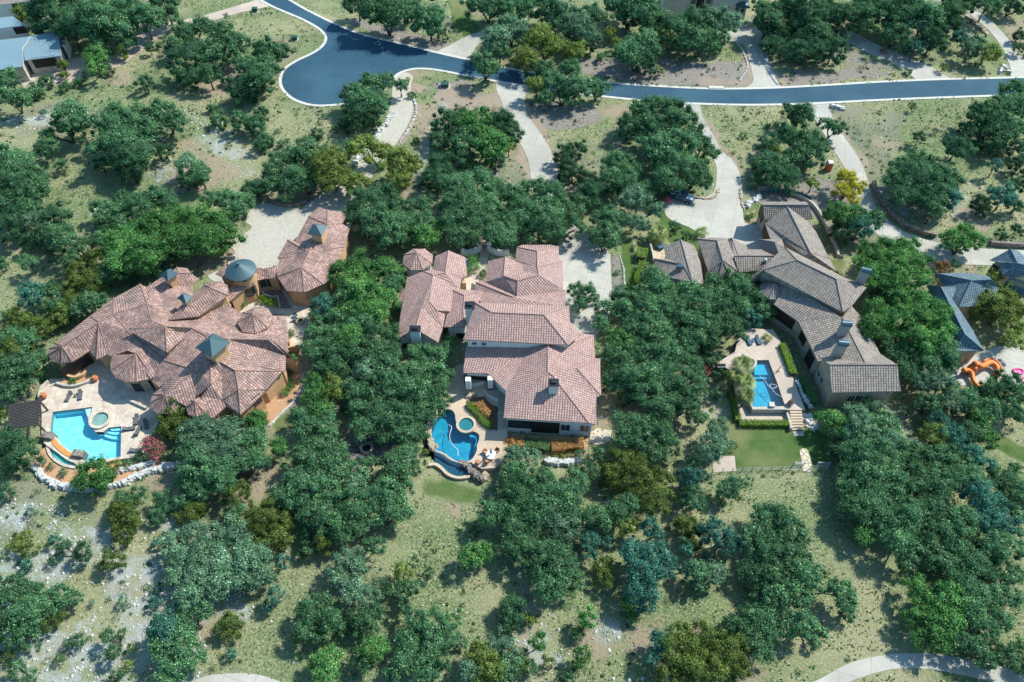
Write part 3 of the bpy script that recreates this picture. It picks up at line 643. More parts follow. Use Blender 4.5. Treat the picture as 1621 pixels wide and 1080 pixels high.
# ------------------------------------------------------------------ trees: crown clumps read off the photograph (tile x, y, radius, kind)
CL = {
'T00': '330,90,150 430,170,100 520,30,120 600,100,170 760,60,130 880,110,110 700,220,110D 1000,20,90 1040,90,60 160,90,70Y 90,60,50Y 580,340,75G 590,420,50G 385,400,38Y 400,460,30Y 735,300,38Y 760,350,28Y 515,460,28D 650,430,45S 480,500,35S 395,530,38S 915,300,35D 280,500,50S 130,600,75 20,590,60 220,560,55S 60,490,70 980,280,30S 1385,105,22D 890,510,55D 1130,200,80 1230,160,70 1360,210,90 1450,270,80 1060,270,60 1130,390,110D 1250,330,90 1380,330,80 1160,500,60D 1270,450,75 1370,500,30S 1480,560,90D 1560,480,100 1500,400,70 1600,330,60 1300,665,38S 1340,740,60S 1470,750,75D 1560,770,70D 1600,690,40D 1590,880,50D 430,720,110 500,800,90D 700,750,120 830,720,90 880,800,100 980,680,90 1060,750,80 720,880,140 850,930,90P 800,1000,120D 290,830,55 280,900,70 370,1010,45D 1010,930,60D 990,1030,55W 1000,880,40W 1150,1000,80P 1230,1040,60D 60,990,120 150,1030,90 265,690,26B 620,1010,50D',
'T10': '90,310,80 170,320,70 60,420,90 40,520,80D 640,20,90 760,60,120 880,80,110 960,40,70 1080,110,110 1160,210,40D 1380,30,90 1490,40,90 1560,180,90P 1470,250,90P 1510,300,60 1420,400,75 1360,370,45 1480,420,45 620,570,80 720,520,85 820,500,65 900,520,45 680,640,100 760,640,80 620,740,80D 710,720,80D 600,680,60D 560,770,45D 60,690,40D 20,750,60D 80,860,60S 150,800,20S 170,880,30S 70,920,25S 430,710,20S 500,785,25S 400,820,45S 310,880,50S 215,860,20S 200,980,90 120,1040,70 330,960,100 450,1000,85Y 560,940,70 690,910,70Y 820,930,45Y 900,990,80Y 980,1020,45Y 430,930,60P 1000,860,26S 1175,760,100D 1260,720,80D 1130,860,70D 1360,780,110G 1290,870,90 1400,720,60D 1510,760,90D 1560,850,55D 1450,890,110G 1290,980,90D 1130,1020,90D 1480,980,70D 1545,730,50D 970,580,26S 940,500,26Y',
'T20': '60,60,100 180,50,90 300,80,100 420,150,100P 520,100,90 500,220,90P 60,190,80P 210,230,90Y 330,190,90 280,290,80Y 420,310,70Y 130,370,85Y 240,430,70 400,420,70 520,290,50D 700,40,110 820,60,110 900,130,90 760,130,70D 640,200,40Y 680,260,38Y 590,350,38S 750,330,90 850,270,100 860,380,85D 940,430,28Y 1020,180,110 1160,130,100 1270,120,90P 1360,140,85P 1130,250,90 1240,260,80 1060,390,26D 1330,240,50 960,220,60Y 1560,60,60 1600,160,60D 1600,280,45D 190,520,65Y 300,520,85 420,540,85 530,540,70 590,540,45 250,590,55 400,600,60 20,770,65D 60,830,55D 20,900,36Y 370,940,70D 450,910,55D 390,1030,70D 330,970,36D 830,680,85 930,650,80 1030,680,90 750,780,80D 880,790,110 1000,760,110 1110,720,65 1140,830,80 1080,880,110 940,920,120 1200,880,65 1250,940,60 1060,1000,100 1160,1020,75 680,1010,85 780,1030,60 1450,830,24S 1600,770,18S 1600,960,50B 1560,1020,55D',
'T30': '60,120,100 180,60,100 300,80,110 420,90,110 540,110,90 130,210,80D 230,150,80 350,190,90 90,280,70D 220,320,90D 330,330,90D 450,320,90D 500,230,50D 620,150,75 680,110,60 650,40,110 780,60,110 820,160,100D 900,80,110 1010,120,110 1130,130,100D 1180,60,90 1260,40,70 860,250,85D 960,290,50B 1060,250,90D 1400,20,80 1520,20,80D 1590,60,50D 1230,230,50B 1300,300,65P 1400,320,75Y 1340,260,45B 1345,400,26S 1130,410,28Y 915,440,26S 820,460,18Y 1590,220,45D 1600,300,45D 945,655,27D 740,685,12S 60,770,18S 980,845,45D 1085,800,22P 1210,910,85D 1280,840,50D 1420,890,80D 1570,900,65D 1560,560,85 1600,660,85 1490,650,85 1380,700,90 1480,780,100 1330,780,60 1580,780,75 1240,780,36D 190,680,55 280,690,75 240,740,55 420,760,55 490,790,55 160,830,80D 260,860,75 340,880,90 60,900,65D 100,930,50Y 240,950,85 340,960,75 130,1010,75 40,990,55 30,850,30B 980,990,85 880,1050,85 1450,1010,45B 1590,1020,65D',
'T01': '60,60,140 180,100,110 60,220,130D 160,230,90 30,360,110D 240,140,55 330,290,95 200,310,70P 280,380,75 380,420,100 200,440,70D 330,500,55D 430,540,60 170,560,55 500,460,55 20,580,45D 600,230,60 700,250,80 760,170,60 840,220,90 930,160,80 1020,190,80 660,340,80D 740,320,60 900,280,55 800,20,70D 1010,50,60W 1150,60,70D 1220,20,75 1300,180,70 1400,190,80 1500,190,65 1540,120,65D 1450,240,60 760,440,110G 850,400,100G 960,340,110G 1080,310,110G 1200,310,110G 1320,330,100G 1390,400,80G 1000,460,120G 1130,430,120G 1250,430,110G 880,530,110G 760,550,110G 1340,460,70G 700,500,70G 960,590,60D 780,640,70D 600,430,55 600,550,85C 480,630,85C 560,690,85C 640,640,70 430,720,65C 200,760,85B 290,730,60 330,820,75 450,810,75C 560,800,75 620,790,45 380,880,75C 480,860,60 120,920,85C 230,970,85C 330,930,60C 60,1030,85 160,1040,75 40,890,36B',
'T11': '30,110,60D 110,90,70 250,70,90 330,50,90 200,150,55 400,30,70 480,60,65Y 560,40,50Y 640,90,65Y 880,60,60Y 690,200,105 800,160,95 620,270,80 760,290,110 870,230,80 900,330,90 1000,250,80 1040,330,90 820,390,95 930,400,80 1050,400,85G 1130,350,55G 700,370,60D 1040,200,60 1100,60,80D 1200,40,70D 1160,100,45D 1260,90,100 1380,80,110 1500,120,90 1250,200,100 1400,200,100 1290,290,100 1220,300,80 1380,310,100 1250,400,80 1350,400,70 1480,250,80 1480,380,80 1540,420,75 1560,340,65 540,630,85G 640,580,85G 700,640,80G 600,700,100G 800,600,85G 890,640,55G 850,700,75 700,760,105G 800,790,85G 640,850,100G 740,880,95G 560,770,85 420,830,75B 500,900,75 450,780,50 660,930,85 560,950,85D 400,920,55 380,1000,65 470,1030,85 600,1030,95G 740,1020,95 850,1010,65 1205,1035,42G',
'T21': '60,150,80 170,120,80 280,150,100 130,250,105 250,280,105 380,260,85 420,350,75 300,370,80 180,350,90 60,310,80 370,30,60D 490,50,70D 530,130,90D 480,200,65D 440,180,55 630,50,80 720,40,85 660,120,60D 780,170,90P 850,110,50 740,290,50 640,290,80 560,290,50 620,370,80 560,410,60 640,430,65 800,320,60P 930,240,50P 1030,340,42D 1110,395,36D 1240,60,32S 1200,45,65 1000,50,90 1110,20,95 830,430,34D 430,730,55 500,750,65 450,820,55 540,780,36 600,840,65 590,930,55 720,800,85 830,760,85 900,650,75 960,720,85 1040,650,50 880,850,105 1000,830,95 1110,760,95 1180,820,95 760,900,95 900,960,105 1060,930,105 1200,920,95 1280,700,75 1360,650,75 1300,780,95 1420,720,85 1500,680,75 1400,820,95 1530,780,85 1590,850,60 1500,900,60B 1320,900,95 1380,960,85 1250,1010,80 1120,1020,95 960,1050,85 800,1000,85 700,1050,85G',
'T31': '60,30,80D 180,60,85D 330,80,42Y 370,130,26B 540,50,70K 520,120,60K 590,120,55K 580,180,42K 640,90,32K 480,260,80G 560,290,85G 620,350,85B 700,300,70 520,370,80D 600,250,55 430,280,40P 860,60,90 960,30,100 1060,60,110 1160,60,85 920,140,85 1040,150,110 1150,160,85B 1080,230,75 850,180,50 1360,220,70D 1500,160,80B 1440,140,50D 1590,90,60D 1570,220,55D 1480,390,42D 1580,370,45D 1180,410,65G 1260,380,65G 1330,430,65G 1250,460,70G 1170,460,45G 1210,575,36D 1130,590,45N 1120,640,40N 680,500,80G 780,480,85G 900,480,85G 720,580,95G 850,570,105G 960,560,85G 680,650,85G 800,660,105G 930,670,95G 1000,640,55G 760,760,95D 720,860,95G 860,780,85G 980,790,75G 700,960,95G 850,930,105G 980,900,95G 1080,860,85G 1120,960,85G 960,1030,95G 1090,1050,85G 1190,940,50G 620,560,55G 1400,780,75Y 1500,760,85Y 1360,850,70Y 1480,860,95Y 1560,850,75Y 1560,960,75Y 1540,1040,65Y 1310,880,50D 1440,650,45Y',
'T02': '100,60,110C 30,180,105 140,160,95 230,110,70 60,300,75 180,250,55 270,200,36G 20,440,40Y 50,640,115D 130,700,95D 30,750,80D 200,620,30D 40,920,55D 265,735,22B 310,765,26S 390,800,32S 560,820,105G 620,870,75G 500,860,60G 700,760,45Y 780,750,35S 1060,450,100C 1120,420,60C 1030,540,80C 1140,520,75C 930,640,70R 960,680,45R 860,710,36S 1180,560,95P 1280,560,105P 1400,560,95P 1150,660,85 1260,680,95P 1380,690,105P 1480,640,75 1560,600,75 1200,780,105 1320,800,105 1440,760,75 1120,860,65 1230,900,85 1380,870,75 1560,500,75G 1460,950,95C 1540,720,60 1600,740,55 1200,1020,75C 1110,980,55 990,970,65D 980,1040,45D 840,930,55D 740,980,75D 780,1040,55D',
'T12': '30,480,75G 20,580,65 160,640,62G 30,700,50 380,60,85 480,60,95 600,60,95 720,80,95 830,60,85 1000,80,70 1100,100,85 1190,60,55 1190,200,50 1130,200,75 380,240,65G 440,160,75 540,170,95 700,190,85P 820,190,95 960,200,95 1060,180,85 1150,260,55 390,340,85G 500,290,85Y 600,300,85 720,310,95 850,310,105 980,310,105 1100,330,85 1170,350,45 420,430,85G 300,460,75 330,530,75 450,520,85 600,400,60D 660,430,85 780,440,105 900,450,95 1020,440,90 1110,430,60 680,530,80 800,560,80 930,560,90 1030,560,60 950,640,50 340,680,95 430,640,85 500,690,85 270,750,75 400,780,95 520,790,95 260,850,85 640,780,75 720,740,50 850,740,80 940,720,80 990,790,50 880,820,90 640,860,75P 350,900,105 480,920,95 180,930,75 130,990,75C 260,980,75 620,950,85 700,990,85 820,930,100 930,900,60 880,1020,75 430,1020,85 200,1060,55C 560,1040,75 1055,675,22Y',
'T22': '60,700,70P 160,710,55P 240,800,50 60,800,85 150,880,105 250,880,85 30,900,75 330,940,95 90,970,95 220,990,105 380,1010,85 400,920,75 450,860,70 520,800,60 470,700,40P 570,690,45 430,800,50D 660,100,85 760,60,85 860,90,105 980,90,95 1080,120,85 1150,180,75 680,230,85 780,240,105 900,220,115 1020,230,105 1130,270,95 1190,230,50 760,340,70D 880,340,95 1000,350,95 1120,360,85 1190,300,50 950,430,85 1130,430,75 1190,470,50 760,520,85 870,530,85 740,600,80 960,560,85 830,610,75 1000,640,75 930,690,70 700,740,85C 790,720,85C 660,830,95C 790,850,105C 920,850,95C 880,960,105C 980,940,60C 760,980,65 620,760,45C 1290,540,75P 1260,640,85P 1320,610,65P 1280,700,50P 1390,640,32D 1160,750,65D 1130,830,75B 1200,830,50B 1140,960,90D 1100,880,50D 1370,900,75 1450,870,45 1330,960,55D 1250,120,60D 1290,220,45D 1290,320,50D 1230,50,50D',
'T32': '820,60,85 900,80,85 1000,60,95 1120,60,95 900,180,85 1020,150,85 1160,140,60 1000,240,75P 1110,250,85P 1190,280,50P 1180,370,80P 1040,380,75 1120,440,65D 1280,350,75 1400,310,80D 1480,260,75D 1400,420,85 1540,300,85 1600,330,60 1540,430,75 1600,450,50 1260,440,65D 900,430,36D 860,340,36D 440,480,75G 510,500,55G 600,450,75P 700,400,65P 720,350,36P 640,520,85P 760,500,85 830,520,55 560,560,65B 480,620,85D 440,700,50D 620,610,85 720,600,85 820,620,85P 560,690,85 680,700,105 800,720,95 900,690,85 560,800,85 680,830,105 800,830,95 920,800,95 580,900,95 700,930,105 820,950,105 940,920,95 1000,720,85 1040,830,75 1080,580,85C 1110,490,60B 1170,560,65B 1230,620,75B 1310,690,75B 1390,760,65B 1300,560,75 1400,600,70G 1350,500,65G 1150,700,85 1250,760,85 1100,800,75 1200,860,105 1320,850,95 1430,860,60D 1350,960,105B 1460,1000,75B 1500,850,85 1580,900,85 1070,930,105 620,1020,95 760,1040,105 920,1040,105 1080,1040,95 1560,780,50 1540,960,75',
'T03': '180,40,30B 150,190,45C 110,230,55C 180,280,55C 160,370,42B 330,210,40B 390,260,55D 330,330,38D 510,290,70D 740,60,105C 750,170,70C 690,340,78C 830,110,45C 970,60,65D 970,230,40B 60,500,85 150,530,95 240,560,75 60,620,105 180,660,105 300,600,85 60,760,105 170,780,85 380,560,80 455,570,55 300,700,75C 40,920,55C 100,990,55 180,1040,55 745,590,36D 560,600,22B 480,830,55D 410,840,34B 365,940,36D 660,800,55 740,790,36 700,900,55 810,870,36Y 780,980,36Y 700,1050,55D 1060,230,75P 1180,190,85P 1300,200,105P 1430,220,105P 1110,330,95P 1250,320,105P 1380,350,105P 1500,330,95P 1560,430,85P 1090,430,85P 1210,440,85P 1350,470,105P 1470,440,90P 1160,560,90P 1130,660,75 1240,640,60 960,510,45D 950,600,45B 1000,760,100B 1110,800,100 1000,880,85 1180,900,85 1080,970,105 950,800,50 1000,1050,75 1410,720,85C 1380,770,55C 1410,910,40B 1560,120,85C 1600,220,55C 1430,80,55 1160,60,85C 1450,20,50',
'T13': '60,90,105C 180,100,85C 120,200,85C 190,210,65C 180,340,50B 40,320,85P 60,440,75P 140,550,55B 100,620,45B 360,60,85 460,100,95 540,160,85 350,160,75D 330,270,60D 440,230,80C 620,60,85 740,60,75 650,150,55 880,40,90 760,250,60 700,230,45 560,330,75P 640,300,55P 520,420,75P 640,400,80P 740,380,60W 780,480,50P 600,520,85P 700,560,70P 920,430,75C 880,520,70 980,500,55 930,620,55 340,640,85 430,610,75 480,700,85 320,760,75 420,800,65 290,800,50C 560,760,50 660,680,75 730,650,75 700,740,80 270,920,26S 400,950,65G 470,930,75G 450,1030,85G 720,880,80G 790,850,60G 680,960,60 1000,720,85 1100,720,95 1210,700,60 950,830,95 1080,850,95 1180,820,75 930,960,85 1050,980,95 1150,960,70 870,1030,60 1270,830,50P 1380,900,85Y 1480,860,75P 1560,900,85P 1340,1000,85P 1450,1000,95Y 1560,1010,85 1080,410,42D 1330,310,85G 1420,290,65G 1360,150,40D 1440,60,85 1560,50,75 1550,130,50 1580,250,65 1580,640,95D 1550,730,60D',
'T23': '50,60,85 180,50,105 300,90,105P 420,60,85 560,80,95 700,40,85 380,150,85P 50,180,85 160,170,75 100,270,85 230,290,85 340,260,75 200,380,85 320,370,105 270,490,100 380,450,85 430,420,42C 520,200,65B 510,290,55B 620,220,45B 740,130,70Y 880,130,65B 930,180,50B 600,370,70C 610,460,65C 780,290,85B 900,300,95B 980,370,75B 850,400,105B 830,520,95B 860,600,70B 750,600,60G 780,680,45G 40,620,75D 60,700,60D 150,700,45Y 500,690,65G 450,780,45G 200,830,60G 260,970,45C 470,910,60G 450,980,45G 370,1060,60D 60,940,85C 150,1000,50 1110,130,85C 1150,200,75C 1290,160,95B 1370,230,75B 1110,260,50B 1110,400,50B 1180,420,80 1280,420,75P 1240,330,36B 1060,860,125C 1190,830,125C 1320,880,115C 1120,980,125C 1260,1000,125C 950,830,75B 1400,980,100C 1410,880,90C 900,930,55B 1000,1050,95C 1380,740,80 1480,680,85 1560,640,75 1600,760,75 1500,800,80 1580,900,75 1500,180,85 1560,80,75 1600,200,75 1500,400,85 1590,420,75 1540,490,60 1020,740,22S',
'T33': '60,60,85 150,60,85 60,170,95 190,150,105 260,230,60 40,300,95 150,300,105 270,330,75 60,430,95 180,430,95 300,430,105 385,420,45 240,540,95 80,560,95 500,520,85 540,600,75 550,680,50 40,680,85 280,720,105 180,720,75 400,780,50 350,840,50 60,820,55 560,20,85 700,40,105 820,80,95 640,180,75G 850,210,105 900,120,85 980,50,80 1080,60,95 1040,180,95 1160,150,95 900,290,80 1260,80,105 1200,250,85 1080,340,80 1200,380,105 1320,360,105 1390,100,95B 1500,130,95B 1440,250,105 1560,260,85 1580,60,55 900,380,55D 980,520,85G 1060,600,85G 1180,560,105G 950,690,75G 1060,720,95G 1180,700,95G 1290,500,95 1400,420,85 1500,400,95 1590,430,55 1300,620,105 1420,560,95 1530,560,95 1000,800,75G 1110,830,80G 1240,820,80 1380,740,95 1340,860,75 1480,700,85 1450,870,60 1400,950,75 1530,930,80 1590,860,55 1590,980,55',
}
import re
KIND = {'O': ('live_oak', 'mid green', 'oak'), 'P': ('live_oak', 'grey green', 'oak'), 'G': ('broadleaf_tree', 'fresh green', 'tree'),
        'Y': ('young_oak', 'yellow green', 'oak'), 'B': ('broadleaf_tree', 'blue green', 'tree'), 'D': ('cedar_tree', 'dark green', 'cedar'),
        'C': ('juniper_tree', 'olive green', 'juniper'), 'S': ('shrub', 'green', 'shrub'), 'W': ('bare_shrub', 'bare grey', 'shrub'),
        'R': ('crape_myrtle', 'pink flowering', 'crape myrtle'), 'K': ('yellow_tree', 'bright yellow', 'tree'), 'N': ('brown_shrub', 'rust brown', 'shrub')}
def hc_of(T, r):
    if T in 'DC': return .80*r + .35, 1.0
    if T in 'SWN': return .6*r, .8
    if T == 'R': return 2.0, .8
    if r < 1.3: return .9*r + .2, .85
    return 1.5 + .85*r, .80
blobs = []
for t, s in CL.items():
    for w_ in s.split():
        m_ = re.match(r'([\d.]+),([\d.]+),([\d.]+)([A-Z]?)', w_); x, y, r = [float(m_.group(i)) for i in (1, 2, 3)]; T = m_.group(4) or 'O'
        a, b_ = px_of(t, x, y); rp = r / S4
        rp *= 1.3 if (T == 'Y' and 480 < a < 700 and 220 < b_ < 325) else 1.0
        r_m = rp * mpp(a, b_, 2.5) * (1.10 if b_ > 720 and a < 1180 else 1.04 if b_ > 720 else 1.09); hc, fz = hc_of(T, r_m)
        hc *= rng.uniform(.84, 1.16)
        if T == 'G' and 1340 < a < 1500 and 395 < b_ < 560: hc += 1.5
        c = P(a, b_, hc); blobs.append(dict(px=a, py=b_, r=r_m, fz=fz, T=T, c=c, used=False))
# trees continue past the edges of the frame
def keep(x, y): return True
for i in range(150):
    a = random.uniform(-330, 1950); b_ = random.uniform(-60, 1280)
    if -25 < a < 1646 and -35 < b_ < 1105: continue
    if 370 < a < 460 and b_ < 0: continue
    if a > 1621 and 100 < b_ < 165: continue
    if a > 1600 and 380 < b_ < 640: continue
    if a < 0 and b_ < 130: continue
    if 1040 < a < 1200 and b_ < 0: continue
    T = random.choice('OOOPDCGB'); r_m = random.uniform(2.0, 3.6); hc, fz = hc_of(T, r_m)
    blobs.append(dict(px=a, py=b_, r=r_m, fz=fz, T=T, c=P(a, b_, hc), used=False))
blobs.sort(key=lambda q: -q['r'])
trees = []
for s0 in blobs:
    if s0['used']: continue
    s0['used'] = True; g = [s0]
    mx = {'O': 4, 'P': 4, 'G': 4, 'Y': 3, 'B': 3, 'D': 3, 'C': 3, 'K': 9, 'W': 1, 'S': 1, 'R': 3, 'N': 2}[s0['T']]
    cand = sorted([q for q in blobs if not q['used'] and q['T'] == s0['T']], key=lambda q: (q['c'] - s0['c']).length)
    for q in cand[:12]:
        if len(g) >= mx: break
        if (q['c'] - s0['c']).length < 1.15*(q['r'] + s0['r']) and max((q['c'] - z['c']).length for z in g) < (13 if s0['T'] == 'K' else 7.0):
            q['used'] = True; g.append(q)
    trees.append(g)
CORE = []
def clump(c, r, fz, r_, n, leaf, subs=None, rag=1.0):
    """leaf centres/normals/tints over a lumpy crown"""
    k = subs or max(9, int(11 + r*5.5))
    i = np.arange(k) + .5; ph = np.arccos(1 - 1.55*i/k); th = math.pi*(1+5**.5)*i + r_.uniform(0, 6)
    D = np.stack([np.cos(th)*np.sin(ph), np.sin(th)*np.sin(ph), np.cos(ph)], 1) + r_.normal(size=(k, 3))*.16
    rr = r_.uniform(.46, .84, k)*r; sc_ = D*rr[:, None]*np.array([1, 1, fz]); sr = r_.uniform(.17, .42, k)*r*rag
    CORE.append((sc_ + np.array(c), sr*.60, fz))
    w_ = sr**2; w_ /= w_.sum(); idx = r_.choice(k, n, p=w_)
    d = r_.normal(size=(n, 3)); d /= np.linalg.norm(d, axis=1, keepdims=True); d[:, 2] = np.where(d[:, 2] < -.35, -d[:, 2], d[:, 2])
    rad = sr[idx]*np.clip(r_.normal(.97, .20, n), .45, 1.6)
    p = sc_[idx] + d*rad[:, None]*np.array([1, 1, .85])
    keep = ((p / np.array([1, 1, fz]))**2).sum(1) > (0.42*r)**2
    p, d2, ix = p[keep], d[keep], idx[keep]
    nrm = d2 + r_.normal(size=p.shape)*.58 + p/r*.6 + np.array([0, 0, .1])
    sub_t = r_.normal(0, .13, k)
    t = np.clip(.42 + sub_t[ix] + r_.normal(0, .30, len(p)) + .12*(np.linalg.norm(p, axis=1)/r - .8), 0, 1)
    return p + np.array(c), nrm, t
def sizeword(w_):
    return 'tiny' if w_ < 1.6 else 'small' if w_ < 3.2 else 'midsized' if w_ < 6 else 'broad' if w_ < 9 else 'huge'
LM = [(530,110,'the cul-de-sac'),(640,195,'the curved paver driveway'),(835,215,'the straight middle driveway'),(1155,255,'the driveway with the parked truck'),
 (1370,300,'the right hand driveway'),(430,375,'the buff motor court'),(240,500,'the orange house'),(470,415,'the orange garage wing'),(140,680,'the pale blue pool'),
 (660,470,'the white house left wing'),(790,380,'the white entry walls'),(860,600,'the white house main wing'),(715,700,'the dark blue pool'),(925,430,'the concrete motor court'),
 (1080,430,'the grey tiled annex'),(1290,480,'the stone house'),(1215,610,'the rectangular pool'),(1360,640,'the stone house end gable'),(1220,710,'the mown back lawn'),
 (1520,440,'the blue roofed house'),(1545,595,'the orange slide'),(60,80,'the metal roofed house'),(1110,15,'the stone house above the road'),
 (1400,1055,'the lower right path'),(375,1075,'the lower left path'),(90,900,'the white rubble slope'),(690,850,'the tan clearing'),(1280,820,'the pale grass clearing'),
 (930,990,'the bottom grassy gap'),(1200,85,'the upper driveway'),(1420,90,'the diagonal upper driveway'),(1590,70,'the top right driveway'),(1460,230,'the right grass lot'),
 (930,195,'the grass between the driveways'),(350,230,'the stony track'),(210,150,'the upper left meadow'),(100,330,'the left meadow'),(480,690,'the strip of side lawn'),
 (30,690,'the slatted pergola'),(200,790,'the curved rock wall'),(800,150,'the road'),(1000,150,'the middle of the road'),(1300,150,'the right end of the road'),(690,55,'the top stretch of road'),
 (580,760,'the shaded fire pit'),(1000,650,'the side of the white house'),(1560,700,'the small right lawn'),(300,1000,'the bottom left corner trees'),(1560,950,'the bottom right wood'),(1180,960,'the big round juniper'),(400,870,'the pale oak stand'),(850,850,'the centre wood'),(1450,780,'the right hand wood')]
def where(px, py):
    d, lx, ly, nm = min((math.hypot(px-l[0], py-l[1]), l[0], l[1], l[2]) for l in LM)
    dx, dy = px - lx, py - ly
    v = 'above' if dy < 0 else 'below'; hh = 'left' if dx < 0 else 'right'
    if abs(dx) > 2.2*abs(dy): rel = hh + ' of'
    elif abs(dy) > 2.2*abs(dx): rel = v
    else: rel = {'above': 'upper ', 'below': 'lower '}[v] + hh + ' of'
    if d > 75: rel = 'far ' + rel
    elif d < 30: rel = 'just ' + rel
    return rel + ' ' + nm
ORD = ['leftmost', 'second from left', 'third from left', 'fourth from left', 'fifth from left', 'sixth from left', 'seventh from left', 'eighth from left', 'ninth from left', 'tenth from left', 'eleventh from left', 'twelfth from left']
info = []
for g in trees:
    T = g[0]['T']; px = sum(q['px'] for q in g)/len(g); py = sum(q['py'] for q in g)/len(g)
    xs_ = [q['c'].x - q['r'] for q in g] + [q['c'].x + q['r'] for q in g]
    wd = max(xs_) - min(xs_)
    inn = -20 < px < 1641 and -20 < py < 1100
    lab = '%s %s %s %s' % (sizeword(wd), KIND[T][1], KIND[T][2], where(px, py)) if inn else '%s %s beyond the edge of the picture' % (KIND[T][1], KIND[T][2])
    info.append([g, T, px, py, lab, inn])
from collections import defaultdict
dd = defaultdict(list)
for q in info:
    if q[5]: dd[q[4]].append(q)
for lab, qs in dd.items():
    if len(qs) > 1:
        qs.sort(key=lambda q: q[2])
        for i_, q in enumerate(qs):
            o_ = 'rightmost' if i_ == len(qs) - 1 else ORD[i_]
            q[4] = (o_ + (' ' if len(qs) == 2 else ' ') + lab)
for q in info:
    if not q[5]: q[4] = '%s %s beyond the %s edge of the picture' % (KIND[q[1]][1], KIND[q[1]][2], 'left' if q[2] < 0 else 'right' if q[2] > 1621 else 'top' if q[3] < 0 else 'bottom')
OVR = {}
GRP = {'O': 'live oaks around the houses', 'P': 'grey green live oaks on the slopes', 'G': 'fresh green broadleaf trees', 'Y': 'yellow green young oaks', 'B': 'blue green trees', 'D': 'dark cedars', 'C': 'olive junipers', 'S': 'low shrubs', 'W': 'bare grey shrubs'}
nleaf = 0
def cubesphere(n):
    V, F, key = [], [], {}
    def vid(p):
        k = tuple(np.round(p, 5)); 
        if k not in key: key[k] = len(V); V.append(np.array(p)/np.linalg.norm(p))
        return key[k]
    g_ = np.linspace(-1, 1, n + 1)
    for ax in range(3):
        for s_ in (-1, 1):
            for i in range(n):
                for j in range(n):
                    q = []
                    for a, b_ in ((i, j), (i+1, j), (i+1, j+1), (i, j+1)):
                        p = [0, 0, 0]; p[ax] = s_; p[(ax+1) % 3] = g_[a]; p[(ax+2) % 3] = g_[b_]; q.append(vid(p))
                    F.append(q if s_ > 0 else q[::-1])
    return np.array(V), np.array(F)
CS_V, CS_F = cubesphere(2)
